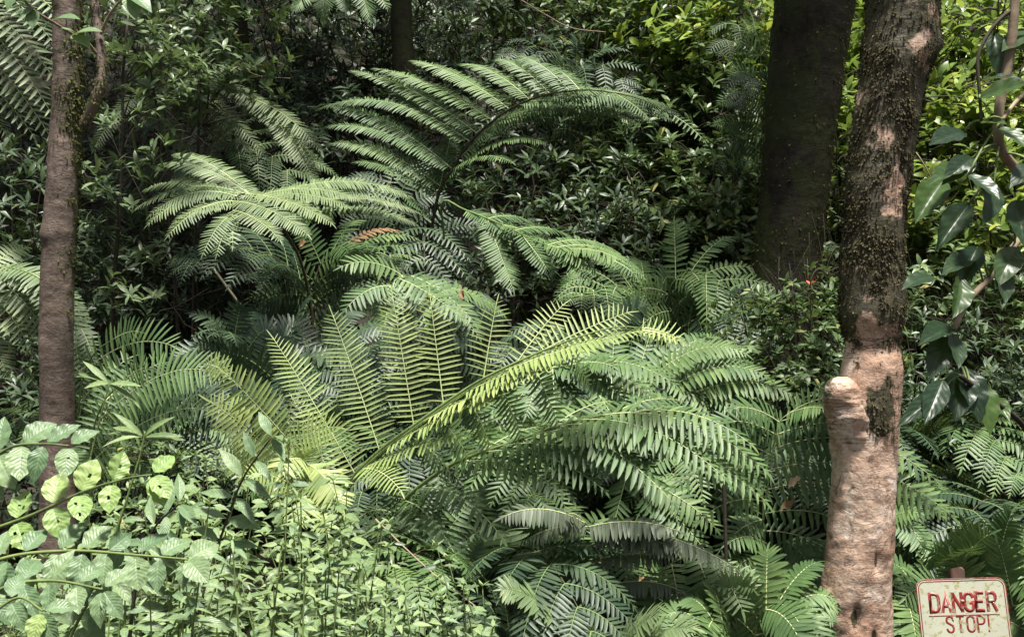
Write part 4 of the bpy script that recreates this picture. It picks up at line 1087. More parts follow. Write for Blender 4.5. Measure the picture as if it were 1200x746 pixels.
def build_saplings():
    # slender sapling left
    base = at(130, 372, 6.4); base[2] = float(ground_z(base[0], base[1]))
    root = link('sapling', None, None, base)
    tag(root, 'slender sapling with whorled pale leaves right of the slim tree', 'sapling')
    C = spline([base] + P3((133, 360, 6.4), (137, 290, 6.4), (142, 220, 6.4), (144, 150, 6.4), (144, 90, 6.4), (150, 20, 6.4)), 30)
    b = Bag(); b.tube(C, np.linspace(.018, .007, 30), 7)
    link('stem', b.mesh('stem', [M['twig']], base), root)
    for (x, y, d) in ((230, 60, 6.2), (200, 95, 6.1), (250, 82, 6.2), (170, 60, 6.3), (215, 20, 6.3), (180, 130, 6.2), (120, 200, 6.2), (170, 190, 6.2), (190, 180, 6.1), (135, 225, 6.2),
                      (205, 110, 6.1), (225, 95, 6.0), (160, 100, 6.3), (150, 140, 6.2), (120, 130, 6.4), (130, 60, 6.4), (195, 55, 6.2), (165, 20, 6.3), (110, 270, 6.3), (165, 300, 6.3), (130, 340, 6.3), (175, 345, 6.2)):
        tgt = at(x, y, d)
        i = np.argmin(np.linalg.norm(C - (tgt - UP * .15), axis=1))
        tb = Bag(); tw = bez(C[i], (C[i] + tgt) / 2 + UP * .04, tgt, 8)
        tb.tube(tw, np.linspace(.005, .002, 8), 4)
        t = link('twig', tb.mesh('twig', [M['twig']], C[i]), root, C[i] - base)
        n = 5
        ps = tgt + rng.normal(0, .055, (n, 3)) * np.array((1.3, 1, .7))
        lb = Bag(); rosettes(lb, ps, unit(UP + rng.normal(0, .35, (n, 3)) + (0, -.2, 0)), 7, .085, True)
        link('leaf_whorl', lb.mesh('leaf_whorl', [M['sapling_leaf']], tgt), t, tgt - C[i])['kind'] = 'stuff'
    # red bract plant
    base = at(952, 430, 5.6); base[2] = float(ground_z(base[0], base[1]))
    root = link('flowering_stalk', None, None, base)
    tag(root, 'thin leafy stalk topped by a red bract between the two right trunks', 'plant')
    C = spline([base] + P3((950, 430, 5.6), (952, 380, 5.6), (953, 345, 5.6), (951, 330, 5.6)), 20)
    b = Bag(); b.tube(C, np.linspace(.008, .003, 20), 5); link('stem', b.mesh('stem', [M['stem_green']], base), root)
    lb = Bag(); ps = C[8:18] + rng.normal(0, .02, (10, 3)); rosettes(lb, ps, np.tile(UP, (10, 1)), 5, .07, True)
    link('foliage', lb.mesh('foliage', [M['shrub_mid']], base), root)
    lb = Bag(); rosettes(lb, C[-1:], UP[None], 5, .05, True); link('bract', lb.mesh('bract', [M['red_bract']], base), root)
build_saplings()


# ------------------------------------------------------------ foreground leafy plants
def leaf_mesh(name, prof, mat, curl, fold, cols=3, holes=0, wav=.0):
    t = leaf_tmpl(prof, curl, fold, cols)
    v, f, uv = t
    v = v.copy()
    v[:, 2] += wav * np.sin(v[:, 1] * 22) * np.abs(v[:, 0])
    if holes:
        c = v[f].mean(1)
        keep = np.ones(len(f), bool)
        for _ in range(holes):
            h = np.array((rng.uniform(-.2, .2), rng.uniform(.3, .8)))
            keep &= np.linalg.norm(c[:, :2] - h, axis=1) > .055
        f = f[keep]
    b = Bag(); b.add(v, f, 0, uv, rng.random())
    return b.mesh(name, [mat])


def fine(prof, n=14):
    p = np.array(prof); y = np.linspace(0, 1, n)
    return list(zip(y, np.interp(y, p[:, 0], p[:, 1])))


def branch_plant(name, pts, leaves, meshes, label, cat='plant', group=None, rad=.005, stem_mat='stem_green', droop=.3, face=True):
    """a leafy shoot: pts pixel path of the stem, leaves [(t, side angle deg, length m)]"""
    C = spline(P3(*pts), 40)
    base = C[0].copy()
    root = link(name, None, None, base)
    tag(root, label, cat, group)
    b = Bag(); b.tube(C, np.linspace(rad, rad * .45, 40), 7)
    link('stem', b.mesh('stem', [M[stem_mat]], base), root)
    T = unit(np.gradient(C, axis=0))
    for (t, sd_, L) in leaves:
        i = int(min(39, t * 39))
        PN = unit(np.array((0, -.8, .6))) if face else UP
        S = unit(np.cross(T[i], PN)); Nn = np.cross(S, T[i])
        d = T[i] * rng.uniform(.25, .5) + S * sd_ - UP * droop * rng.uniform(.3, 1.4) + Nn * .1 + rng.normal(0, .1, 3)
        d = unit(d)
        p0 = C[i] + d * .008
        nrm = unit(UP * .75 + np.array((0, -.75, 0)) + rng.normal(0, .22, 3))
        me = meshes[rng.integers(0, len(meshes))]
        put_leaf(me, root, base, p0, p0 + d * L * 1.02, nrm, rng.uniform(.9, 1.15))
    return root


def build_foreground():
    lime = [leaf_mesh('leaf', fine(ROUND, 16), M['lime_leaf'], c, .25, 4, h, .12) for c, h in ((.2, 1), (.35, 2), (.25, 0), (.15, 3))]
    green = [leaf_mesh('leaf', fine(OVATE), M['green_leaf'], c, .28, 3, 0, .12) for c in (.15, .3, .45)]
    greenr = [leaf_mesh('leaf', fine(ROUND), M['green_leaf'], c, .22, 4, h, .12) for c, h in ((.15, 1), (.3, 0), (.4, 0))]
    pale = [leaf_mesh('leaf', NETTLE, M['pale_leaf'], c, .28, 2, 0, .1) for c in (.1, .3, .5)]
    lance = [leaf_mesh('leaf', [(0, .02), (.2, .07), (.5, .10), (.8, .06), (1, .004)], M['pale_leaf'], c, .28, 2, 0, .1) for c in (.3, .5)]
    GL = fine([(0, .02), (.12, .09), (.35, .165), (.6, .15), (.85, .06), (1, .004)], 12)
    greenl = [leaf_mesh('leaf', GL, M['green_leaf'], c, .3, 3, 0, .1) for c in (.2, .4)]
    mixed = [leaf_mesh('leaf', GL, M['sapling_leaf'], c, .28, 2, 0, .1) for c in (.15, .4)]
    palel = [leaf_mesh('leaf', OVATE, M['pale_leaf'], c, .28, 2, 0, .1) for c in (.1, .3, .5)]
    def opp(n, L, t0=.08, side=1.0):
        out = []
        for k in range(n):
            t = t0 + (1 - t0) * k / (n - 1)
            e = math.sin(math.pi * (.15 + .75 * t)) * .3 + .7
            out += [(t, side, L * e * rng.uniform(.85, 1.1)), (t, -side, L * e * rng.uniform(.85, 1.1))]
        out.append((1.0, 0.0, L * .9))
        return out
    G = 'leafy shoots in the near left corner'
    branch_plant('leafy_branch', [(-60, 640, 2.6), (-30, 560, 2.6), (10, 525, 2.6), (50, 520, 2.55), (80, 522, 2.5)], opp(6, .085, .2), greenr + green, 'blue-green branch of broad leaves crossing the slim tree at the left edge', group=G)
    branch_plant('leafy_branch', [(-60, 650, 2.5), (-20, 625, 2.5), (40, 602, 2.5), (100, 575, 2.45), (150, 560, 2.4), (178, 556, 2.4)], opp(6, .072, .15), lime, 'lime branch of rounded insect-bitten leaves in front of the slim tree', group=G)
    branch_plant('leafy_branch', [(-60, 690, 2.4), (0, 655, 2.4), (80, 645, 2.4), (160, 650, 2.35), (220, 655, 2.3)], opp(9, .075, .1), green + greenr, 'long level branch with paired veined leaves in the lower left', group=G)
    branch_plant('leafy_branch', [(-60, 740, 2.3), (0, 690, 2.3), (60, 680, 2.3), (120, 690, 2.25)], opp(6, .075, .15), green, 'short branch of veined leaves below the long level branch', group=G)
    branch_plant('leafy_branch', [(60, 800, 2.5), (90, 730, 2.5), (115, 690, 2.45), (130, 672, 2.4)], opp(4, .085, .4), green, 'upright shoot with light green leaves near the lower left corner', group=G)
    branch_plant('leafy_branch', [(-60, 780, 2.3), (-20, 730, 2.2), (20, 700, 2.2), (50, 715, 2.15)], opp(4, .07, .2), lime + green, 'shoot at the very lower left corner', group=G)
    branch_plant('leafy_branch', [(225, 760, 3.0), (240, 690, 3.0), (262, 620, 3.0), (285, 560, 2.95), (318, 512, 2.9)], opp(9, .10, .15), greenl, 'tall dark-stemmed shoot with long leaves reaching up over the ferns', group=G, stem_mat='twig')
    branch_plant('leafy_branch', [(150, 760, 2.9), (160, 680, 2.9), (180, 620, 2.9), (210, 590, 2.85)], opp(8, .10, .15), greenl, 'leafy shoot rising left of the tall dark-stemmed one', group=G, stem_mat='twig')
    branch_plant('leafy_branch', [(90, 600, 4.2), (105, 540, 4.2), (120, 480, 4.2), (128, 450, 4.2)], [(1, s, .13) for s in (-1.2, -.7, -.3, .1, .4, .8, 1.2)], lance, 'small umbrella of long pale leaflets in front of the left fern', group=G)
    branch_plant('leafy_branch', [(130, 640, 3.6), (150, 580, 3.6), (165, 530, 3.6), (170, 505, 3.6)], [(.97, s, .11) for s in (-1.2, -.7, -.3, .1, .4, .8, 1.2)], lance, 'umbrella of pale leaflets low in front of the left fern', group=G)
    # upright undergrowth plants with opposite leaves
    def top(x):
        return np.interp(x, [0, 80, 170, 250, 330, 400, 450, 500, 560, 620], [690, 668, 598, 578, 570, 612, 650, 685, 715, 750])
    n = 205
    where = ['at the left edge', 'below the long level branch', 'left of the tall dark shoot', 'beside the tall dark shoot', 'under the pale fern frond', 'below the base of the pale fern', 'in front of the dark hollow', 'at the bottom edge near the greyish fern']
    for k in range(n):
        x = (k * 0.618 % 1) * 600 - 20 + rng.normal(0, 8)
        row = k % 3
        Y = (3.9, 3.35, 2.85)[row] + rng.normal(0, .1)
        ty = top(x) + (0, 38, 85)[row] + rng.normal(0, 30)
        if ty > 755:
            continue
        tip = at(x, ty, Y)
        bx = tip[0] + rng.normal(0, .08); gz = float(ground_z(bx, Y))
        base = np.array((bx, Y + rng.normal(0, .05), gz))
        root = link('undergrowth_plant', None, None, base)
        reg = where[int(np.clip(x / 75, 0, 7))]
        kind_ = 'veined green' if k % 4 == 0 else 'darker green' if k % 5 == 1 else 'narrow pale' if k % 7 == 3 else 'small pale' if k % 3 else 'broad pale'
        tag(root, kind_ + (' leaves, rear stem ', ' leaves, middle stem ', ' leaves, front stem ')[row] + reg, 'plant', kind_ + '-leaved upright stems ' + reg + (', back', ', middle', ', front')[row])
        C = spline([base, (base + tip) / 2 + rng.normal(0, .03, 3), tip], 24)
        b = Bag(); b.tube(C, np.linspace(.005, .0018, 24), 5)
        link('stem', b.mesh('stem', [M['stem_green']], base), root)
        vis = min(.50, np.linalg.norm(tip - base) * .8) / np.linalg.norm(tip - base)
        nn = 12
        big = (.060, .056, .052)[row] * (1.3 if k % 4 == 0 else 1) * rng.uniform(.75, 1.35)
        for q in range(nn):
            t = 1 - vis + vis * q / (nn - 1)
            i = int(t * 23)
            ph = q * 1.5708 + k
            L = big * (1.2 - .55 * q / nn) * rng.uniform(.8, 1.2)
            for s in (0, math.pi):
                d = unit(np.array((math.cos(ph + s), math.sin(ph + s), rng.uniform(-.25, .25))))
                p0 = C[i] + d * .01
                put_leaf((greenl if k % 4 == 0 else mixed if k % 5 == 1 else lance if k % 7 == 3 else pale if k % 3 else palel)[q % 2], root, base, p0, p0 + d * L, UP * .9 + np.array((0, -.4, 0)) + rng.normal(0, .2, 3), rng.uniform(.9, 1.15))
        for s in (0, 2.1, 4.2):
            d = unit(np.array((math.cos(s + k), math.sin(s + k), .9)))
            put_leaf(pale[0], root, base, C[-1], C[-1] + d * big * .5, UP - .5 * d + rng.normal(0, .1, 3))
build_foreground()


def build_right_branch():
    big = [leaf_mesh('leaf', fine(OVATE, 16), M['big_leaf'], c, f_, 4, 0, .08) for c, f_ in ((.12, .25), (.3, .2), (.5, .3), (.2, .45))]
    base = at(1290, 300, 2.6)
    base[2] = 0.0
    root = link('big_leaved_tree', None, None, base)
    tag(root, 'small tree at the right edge with big glossy dark leaves on slanting pale branches', 'tree')
    paths = [([(1290, 560, 2.6), (1250, 330, 2.6), (1215, 228, 2.6), (1183, 190, 2.55), (1170, 165, 2.5), (1172, 120, 2.5), (1184, 60, 2.5), (1192, -30, 2.5)], .0135, 'twig_pale'),
             ([(1260, 400, 2.6), (1240, 250, 2.6), (1200, 275, 2.55), (1165, 320, 2.5), (1135, 352, 2.45), (1118, 385, 2.4)], .0085, 'twig_pale'),
             ([(1194, 8, 2.5), (1175, 20, 2.5), (1157, 42, 2.5), (1146, 70, 2.5), (1148, 110, 2.5), (1150, 142, 2.5)], .0045, 'twig'),
             ([(1230, 560, 2.6), (1200, 500, 2.5), (1165, 470, 2.45), (1125, 440, 2.4)], .007, 'twig'),
             ([(1210, 100, 2.6), (1190, 120, 2.5), (1175, 140, 2.45)], .005, 'twig_pale'),
             ([(1290, 1200, 2.6), (1300, 800, 2.6), (1290, 560, 2.6)], .02, 'twig')]
    curves = []
    for q, r_, mt in paths:
        C = spline(P3(*q), 40); curves.append(C)
        b = Bag(); b.tube(C, np.linspace(r_ * 1.1, r_ * .8, 40), 8)
        link('branch' if r_ < .02 else 'trunk', b.mesh('branch', [M[mt]], base), root)
    hero = [(1148, 115, 1215, 88, 2.4, (0, -.8, .6), 1.3), (1150, 95, 1210, 78, 2.45, (0, -.5, .9), 1.0), (1165, 40, 1175, 80, 2.5, (-.3, -.9, .2), 1.1), (1105, 212, 1070, 258, 2.45, (-.3, -.8, .3), 1.3),
            (1130, 155, 1085, 165, 2.5, (0, -.7, .7), 1.2), (1140, 185, 1108, 205, 2.4, (.2, -.7, .7), 1.2), (1155, 190, 1120, 195, 2.35, (0, -.6, .8), 1.3), (1130, 200, 1085, 205, 2.4, (.2, -.4, .9), 1.2),
            (1135, 205, 1180, 232, 2.35, (0, -.5, .8), 1.3), (1165, 215, 1165, 262, 2.35, (.3, -.9, .2), 1.2), (1175, 225, 1150, 265, 2.4, (-.3, -.9, .3), 1.2), (1190, 235, 1205, 290, 2.4, (-.2, -.9, .3), 1.3),
            (1150, 145, 1185, 140, 2.4, (0, -.6, .8), 1.3), (1170, 150, 1215, 165, 2.4, (0, -.6, .8), 1.3), (1120, 280, 1150, 310, 2.4, (0, -.5, .8), 1.1), (1145, 290, 1120, 340, 2.4, (-.3, -.9, .3), 1.1),
            (1140, 300, 1100, 318, 2.4, (0, -.6, .8), 1.1), (1095, 325, 1058, 322, 2.35, (0, -.5, .85), 1.1), (1160, 320, 1200, 350, 2.4, (0, -.6, .8), 1.1), (1125, 325, 1125, 375, 2.35, (.3, -.9, .2), 1.3),
            (1170, 310, 1185, 360, 2.4, (.3, -.9, .2), 1.3), (1190, 290, 1170, 330, 2.4, (-.3, -.9, .2), 1.3), (1190, 340, 1195, 400, 2.35, (-.3, -.9, .2), 1.3), (1115, 385, 1075, 395, 2.35, (0, -.6, .8), 1.2),
            (1115, 390, 1130, 435, 2.35, (.3, -.9, .2), 1.3), (1110, 395, 1090, 440, 2.35, (-.3, -.9, .2), 1.3), (1120, 400, 1150, 420, 2.35, (0, -.6, .8), 1.2), (1125, 430, 1160, 500, 2.4, (.2, -.9, .2), 1.4),
            (1130, 430, 1120, 500, 2.4, (-.2, -.9, .2), 1.4), (1145, 445, 1175, 510, 2.4, (.2, -.9, .2), 1.4), (1150, 460, 1125, 525, 2.45, (-.2, -.9, .2), 1.4), (1160, 465, 1190, 490, 2.45, (.1, -.7, .6), 1.2),
            (1105, 445, 1082, 500, 2.3, (-.3, -.9, .2), 1.1), (1105, 460, 1050, 490, 2.3, (0, -.7, .7), .8), (1100, 465, 1072, 520, 2.35, (.2, -.9, .1), .9), (1135, 240, 1095, 290, 2.5, (-.2, -.8, .4), 1.1),
            (1210, 40, 1170, 55, 2.5, (0, -.6, .8), 1.2), (1215, 195, 1185, 205, 2.4, (0, -.6, .8), 1.2), (1160, 370, 1190, 385, 2.5, (0, -.6, .8), 1.1), (1180, 60, 1215, 50, 2.5, (0, -.6, .8), 1.2)]
    for k, (x0, y0, x1, y1, Y, nr, w) in enumerate(hero):
        if k > 3 and k % 4 == 2:
            continue
        p0, p1 = at(x0, y0, Y + .05), at(x1, y1, Y - .04)
        allc = np.concatenate(curves[:5]); j = np.argmin(np.linalg.norm(allc - p0, axis=1))
        tb = Bag(); tb.tube(bez(allc[j], (allc[j] + p0) / 2 + UP * .02, p0, 6), [.0028] * 6, 4)
        lf = put_leaf(big[k % 4], root, base, p0, p0 + (p1 - p0) * .85, nr, w * .62)
        link('leaf_stalk', tb.mesh('leaf_stalk', [M['stem_green']], base), root)
build_right_branch()


# ------------------------------------------------------------ fallen leaves, litter, vines
def build_small():
    def single(name, mat, p0, p1, nr, lab, cat='leaf'):
        t = fine([(0, .03), (.15, .2), (.4, .33), (.7, .24), (1, .01)], 9)
        v, f, uv = leaf_tmpl(t, .35, .5, 3)
        v = v.copy(); v[:, 2] += .10 * np.sin(v[:, 1] * 9 + v[:, 0] * 7)
        b = Bag(); b.add(v, f, 0, uv, .5)
        o = put_leaf(b.mesh(name, [mat]), None, np.zeros(3), p0, p0 + (p1 - p0) * .85, nr, .8)
        tag(o, lab, cat)
    single('dead_leaf', M['dead_leaf'], at(543, 339, 5.25), at(539, 352, 5.2), (-.5, -.5, .7), 'curled brown dead leaf caught on the fern at centre')
    single('dead_leaf', M['dead_pale'], at(938, 559, 4.74), at(921, 569, 4.70), (.2, -.3, .95), 'cream dead leaf lying on the fern left of the pinkish trunk')
    single('dead_leaf', M['dead_leaf'], at(932, 588, 4.76), at(913, 593, 4.72), (.2, -.3, .95), 'narrow pinkish-brown dead leaf just below the cream one')
    single('dead_leaf', M['dead_leaf'], at(357, 281, 6.3), at(350, 289, 6.25), (.4, -.5, .7), 'brown dead leaf on the stalk of the bright fanned fern')
    single('dead_leaf', M['dead_leaf'], at(755, 676, 4.3), at(746, 680, 4.3), (0, -.6, .8), 'small orange-brown leaf on the greyish fern')
    # leaf litter
    b = Bag(); n = 9000
    x = (rng.random(n) * 2 - 1) * 7; y = 4.5 + rng.random(n) * 7
    pos = np.stack([x, y, ground_z(x, y) + .02 + rng.random(n) * .03], 1)
    b.leaves(leaf_tmpl(LANCE_LO, .2, .3), pos, unit(rng.normal(0, 1, (n, 3)) * (1, 1, .3)), unit(UP + rng.normal(0, .3, (n, 3))), .07 + .06 * rng.random(n), 1.4)
    o = link('leaf_litter', b.mesh('leaf_litter', [M['litter']])); tag(o, 'brown fallen leaves over the slope soil', 'leaf litter', None, 'stuff')
    # grassy weeds on the dark bank
    b = Bag(); n = 5000
    x = (rng.random(n) * 2 - 1) * 5.5; y = 6.2 + rng.random(n) * 3.5
    pos = np.stack([x, y, ground_z(x, y)], 1)
    g = leaf_tmpl([(0, .03), (.4, .045), (1, .003)], .45, .3)
    b.leaves(g, pos, unit(UP * .9 + rng.normal(0, .5, (n, 3)) + (0, -.2, 0)), unit(rng.normal(0, 1, (n, 3)) + UP), .15 + .22 * rng.random(n))
    o = link('grassy_weeds', b.mesh('grassy_weeds', [M['shrub_dark']])); tag(o, 'narrow dark blades growing on the shaded bank', 'weeds', None, 'stuff')
    # vines and bare twigs
    V = [([(268, 20, 8.0), (272, 60, 8.0), (268, 30, 8.0), (280, 12, 8.0)], .006, 'looped bare vine at the top left of the dark hollow'),
         ([(240, 20, 8.0), (268, 66, 8.0), (300, 88, 8.0), (340, 92, 7.9)], .005, 'thin bare twig crossing the dark hollow at upper left'),
         ([(610, 0, 8.6), (640, 18, 8.6), (670, 33, 8.6), (710, 38, 8.6)], .006, 'bare twig curving at the top edge right of centre'),
         ([(730, 190, 7.8), (745, 230, 7.8), (742, 270, 7.8), (760, 330, 7.8)], .008, 'brown stem twisting down through the shrubs right of centre'),
         ([(250, 315, 7.4), (285, 362, 7.2), (307, 392, 7.0)], .012, 'slanting green-brown stalk in the dark pocket left of centre'),
         ([(460, 270, 7.2), (447, 310, 7.0), (434, 390, 6.8)], .012, 'olive fern stalk standing in the dark gap at centre left'),
         ([(848, 560, 4.6), (852, 680, 4.55), (856, 760, 4.5)], .009, 'dark broken stick standing near the bottom right of centre'),
         ([(440, 608, 4.2), (500, 665, 4.1), (560, 712, 4.0)], .004, 'pale straight twig slanting over the undergrowth at bottom centre'),
         ([(1060, 165, 6.0), (1078, 185, 5.9), (1095, 220, 5.9), (1092, 250, 5.9)], .004, 'pale grass stem arching right of the mossy trunk'),
         ([(1150, 560, 5.6), (1190, 590, 5.6), (1215, 640, 5.6)], .004, 'thin pale twig in the dark foliage at the right edge')]
    for q, r_, lab in V:
        P = P3(*q); C = spline(P, 24); b = Bag()
        b.tube(C, np.linspace(r_, r_ * .6, 24), 6)
        o = link('vine' if 'vine' in lab else 'twig' if 'twig' in lab else 'stalk', b.mesh('vine', [M['twig_pale'] if 'pale' in lab or 'bare' in lab else M['rachis_dark'] if 'green-brown' in lab else M['rachis'] if 'olive' in lab else M['twig']], C[0]), None, C[0])
        tag(o, lab, 'twig' if 'twig' in lab or 'vine' in lab else 'stalk')
build_small()


# ------------------------------------------------------------ danger sign
def sign_mat(name, base, spots=True, wear=None):
    m, nt, nodes, links = new_mat(name)
    tc = N(nt, 'ShaderNodeTexCoord')
    n1 = N(nt, 'ShaderNodeTexNoise'); n1.inputs['Scale'].default_value = 34; n1.inputs['Detail'].default_value = 5; n1.inputs['Roughness'].default_value = .65
    n2 = N(nt, 'ShaderNodeTexNoise'); n2.inputs['Scale'].default_value = 7; n2.inputs['Detail'].default_value = 5
    mp = N(nt, 'ShaderNodeMapping'); mp.inputs['Scale'].default_value = (1, 1, 1.5); links.new(tc.outputs['Object'], mp.inputs[0])
    links.new(mp.outputs[0], n1.inputs[0]); links.new(tc.outputs['Object'], n2.inputs[0])
    c = ramp(nt, n2.outputs['Fac'], [(.3, tuple(x * .86 for x in base)), (.7, base)])
    f = ramp(nt, n1.outputs['Fac'], [(.545, (0,) * 3), (.585, (1,) * 3)])
    c = mix_c(nt, math_n(nt, 'MULTIPLY', f, .8), c, wear or (.23, .21, .07))
    n3 = N(nt, 'ShaderNodeTexNoise'); n3.inputs['Scale'].default_value = 60; n3.inputs['Detail'].default_value = 3
    links.new(tc.outputs['Object'], n3.inputs[0])
    f3 = ramp(nt, n3.outputs['Fac'], [(.66, (0,) * 3), (.70, (1,) * 3)])
    c = mix_c(nt, math_n(nt, 'MULTIPLY', f3, .5), c, (.10, .08, .04))
    p = N(nt, 'ShaderNodeBsdfPrincipled'); p.inputs['Roughness'].default_value = .5
    links.new(c, p.inputs['Base Color'])
    o = N(nt, 'ShaderNodeOutputMaterial'); links.new(p.outputs[0], o.inputs[0])
    return m


def stroke(b, pts, w, x0, z0, sx, sz, y, closed=False):
    """ribbon of width w through pts (glyph units), mitred"""
    P = np.array(pts, float) * (sx, sz) + (x0, z0)
    kp = np.concatenate([[True], np.linalg.norm(np.diff(P, axis=0), axis=1) > 1e-5])
    P = P[kp]
    if closed and np.linalg.norm(P[0] - P[-1]) < 1e-5:
        P = P[:-1]
    n = len(P)
    if closed:
        T0 = P - np.roll(P, 1, 0); T1 = np.roll(P, -1, 0) - P
    else:
        T1 = np.concatenate([np.diff(P, axis=0), P[-1:] - P[-2:-1]]); T0 = np.concatenate([P[1:2] - P[:1], np.diff(P, axis=0)])
    T0 = T0 / np.linalg.norm(T0, axis=1, keepdims=True); T1 = T1 / np.linalg.norm(T1, axis=1, keepdims=True)
    N0 = np.stack([-T0[:, 1], T0[:, 0]], 1); N1 = np.stack([-T1[:, 1], T1[:, 0]], 1)
    mi = N0 + N1; mi = mi / np.linalg.norm(mi, axis=1, keepdims=True)
    k = 1 / np.maximum(np.sum(mi * N1, 1), .45)
    off = mi * (w / 2 * k)[:, None]
    A, B = P + off, P - off
    th = .0003
    V = []
    for q in (A, B):
        V.append(np.stack([q[:, 0], np.full(n, y), q[:, 1]], 1))
    for q in (A, B):
        V.append(np.stack([q[:, 0], np.full(n, y + th), q[:, 1]], 1))
    V = np.concatenate(V)
    f = []
    m = n if closed else n - 1
    for i in range(m):
        j = (i + 1) % n
        f += [(i, j, n + j, n + i), (2 * n + i, 2 * n + j, j, i), (n + i, n + j, 3 * n + j, 3 * n + i)]
    b.add(V, f)


def arc(cx, cz, rx, rz, a0, a1, n=8):
    return [(cx + rx * math.cos(math.radians(a0 + (a1 - a0) * i / n)), cz + rz * math.sin(math.radians(a0 + (a1 - a0) * i / n))) for i in range(n + 1)]


GLYPH = {
    'D': [[(0, 0), (0, 1), (.5, 1)] + arc(.5, .72, .5, .28, 90, 0, 5) + arc(.5, .28, .5, .28, 0, -90, 5) + [(0, 0)]],
    'A': [[(0, -.06), (.5, 1.0), (1, -.06)], [(.2, .3), (.8, .3)]],
    'N': [[(0, -.06), (0, 1.06)], [(0, 1.0), (1, 0)], [(1, -.06), (1, 1.06)]],
    'G': [[(1, .72)] + arc(.5, .72, .5, .28, 0, 180, 8)[1:] + arc(.5, .28, .5, .28, 180, 360, 8) + [(1, .46), (.55, .46)]],
    'E': [[(.95, 1), (0, 1), (0, 0), (.95, 0)], [(0, .52), (.8, .52)]],
    'R': [[(0, -.06), (0, 1), (.55, 1)] + arc(.55, .76, .42, .24, 90, -90, 6) + [(0, .52)], [(.5, .52), (1, -.06)]],
    'S': [[(.95, .78)] + arc(.5, .77, .45, .23, 0, 180, 7) + [(.12, .62), (.88, .4)] + arc(.5, .23, .45, .23, 0, -180, 7)],
    'T': [[(-.05, 1), (1.05, 1)], [(.5, 1), (.5, -.06)]],
    'O': [arc(.5, .72, .5, .28, 0, 180, 8) + arc(.5, .28, .5, .28, 180, 360, 8)],
    'P': [[(0, -.06), (0, 1), (.55, 1)] + arc(.55, .74, .45, .26, 90, -90, 6) + [(0, .48)]],
    '!': [[(.5, 1.06), (.42, .28)], [(.37, .06), (.36, -.06)]],
}


def word(txt, x0, z0, cw, h, gap, w, y, mats, parent, name):
    b = Bag(); x = x0
    for ch in txt:
        g = GLYPH[ch]
        cwc = cw * (.5 if ch == '!' else 1)
        for q in g:
            stroke(b, q, w, x, z0, cwc, h, y, closed=(ch == 'O' or (ch == 'D')))
        y -= .00006
        x += cwc + gap
    o = link(name, b.mesh(name, mats, smooth=False), parent)
    return o, x - gap


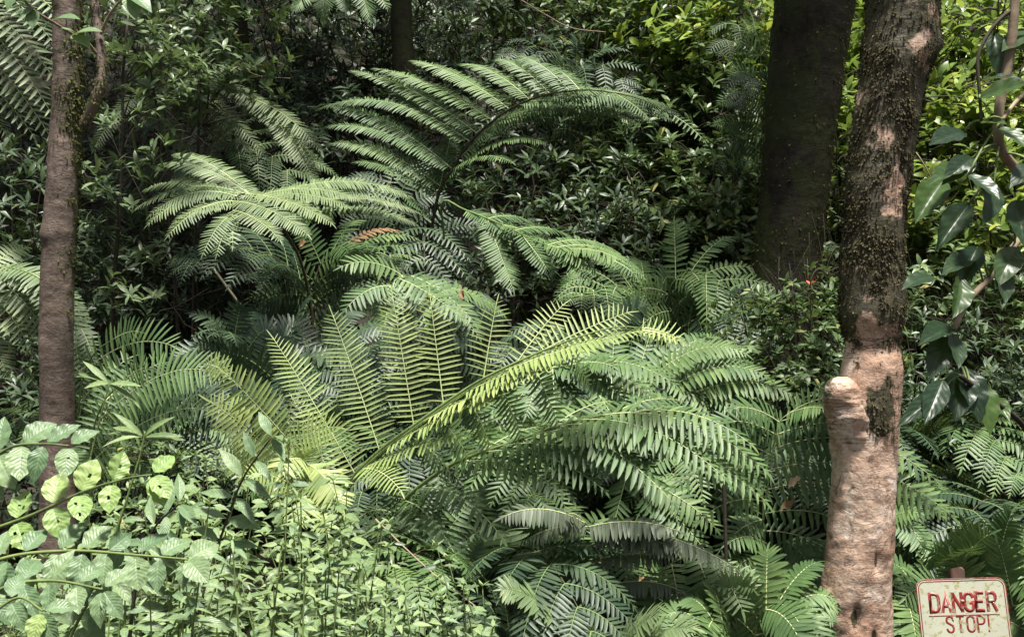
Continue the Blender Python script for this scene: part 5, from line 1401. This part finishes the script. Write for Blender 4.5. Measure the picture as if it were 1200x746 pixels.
def build_sign():
    Y = 4.25
    W, H = .352, .50
    cx, topz = at(1125, 677, Y)[0], at(1125, 677, Y)[2]
    gz = float(ground_z(cx, Y))
    root = link('danger_sign', None, None, (cx, Y, topz))
    root.rotation_euler = (R(-13), R(-1.2), R(2))
    tag(root, 'weathered cream sign with red DANGER STOP! lettering and rounded red border', 'sign')
    cream = sign_mat('weathered_cream_paint', (.38, .385, .30))
    red = sign_mat('faded_red_paint', (.20, .016, .014), wear=(.26, .24, .17))
    edge = plain_mat('sign_edge_metal', (.2, .18, .15), (.35, .3, .25), rough=.6)
    def rr(w, h, r, n=7):
        pts = []
        for (sx, sz, a0) in ((1, 0, 0), (-1, 0, 90), (-1, -1, 180), (1, -1, 270)):
            ccx = sx * (w / 2 - r); ccz = (-r if sz == 0 else -h + r)
            pts += [(ccx + r * math.cos(R(a0 + 90 * i / n)), ccz + r * math.sin(R(a0 + 90 * i / n))) for i in range(n + 1)]
        return np.array(pts)
    o = rr(W, H, .035); n = len(o)
    front = np.stack([o[:, 0], np.full(n, 0.), o[:, 1]], 1); back = front + (0, .003, 0)
    me = bpy.data.meshes.new('plate')
    fs = [list(range(n))[::-1], list(range(n, 2 * n))] + [[i, (i + 1) % n, n + (i + 1) % n, n + i] for i in range(n)]
    me.from_pydata([tuple(q) for q in np.concatenate([front, back])], [], fs)
    me.materials.append(cream); me.materials.append(edge)
    for i, p in enumerate(me.polygons):
        p.material_index = 0 if i == 0 else 1
    me.validate(); me.update()
    link('plate', me, root)
    # outer red rim and the thin border line
    b = Bag(); q = rr(W - .003, H - .003, .034) ; stroke(b, q, .003, 0, -.0015, 1, 1, -.0009, True)
    q = rr(W - .018, H - .018, .028); stroke(b, q, .0036, 0, -.009, 1, 1, -.0009, True)
    link('border', b.mesh('border', [red], smooth=False), root)
    word('DANGER', -.127, -.122, .033, .066, .0118, .0126, -.0006, [red], root, 'lettering')
    word('STOP', -.073, -.199, .028, .058, .0125, .0080, -.0006, [red], root, 'lettering')
    word('!', -.073 + 4 * (.028 + .0125) - .004, -.199, .028, .058, .0115, .0066, -.0006, [red], root, 'lettering')
    b = Bag(); stroke(b, [(-.138, -.1375), (.138, -.1375)], .0036, 0, 0, 1, 1, -.0010); link('underline', b.mesh('underline', [red], smooth=False), root)
    # bolt
    b = Bag(); b.tube(np.array([(0, 0, -.085), (0, -.004, -.085)]), [.0055, .0048], 10); link('bolt', b.mesh('bolt', [edge]), root)
    # post: old brown timber a little taller than the plate
    b = Bag(); L = topz - gz + .1
    pts = np.array([(-.004, .034, -L), (-.003, .032, -L * .5), (0, .030, 0), (.001, .030, .038)])
    pts = spline(pts, 20)
    prof = [(-.024, -.022), (.0, -.026), (.024, -.022), (.026, .0), (.024, .022), (-.024, .022), (-.026, 0)]
    k = len(prof); V = []
    for i, p in enumerate(pts):
        for j, (a, c) in enumerate(prof):
            V.append(p + np.array((a + rng.normal(0, .0012), c + rng.normal(0, .0012), 0 if i < 19 else rng.normal(0, .006))))
    f = [(i * k + j, i * k + (j + 1) % k, (i + 1) * k + (j + 1) % k, (i + 1) * k + j) for i in range(19) for j in range(k)]
    b.add(np.array(V), f)
    top = np.arange(k) + 19 * k
    b.add(np.array(V)[top], [(0, 1, 2, 3), (0, 3, 4, 5), (0, 5, 6, -1)])
    link('post', b.mesh('post', [plain_mat('old_brown_timber', (.045, .025, .018), (.11, .06, .045), rough=.85, scale=14, stretch=(3, 3, .4))], smooth=False), root)
build_sign()
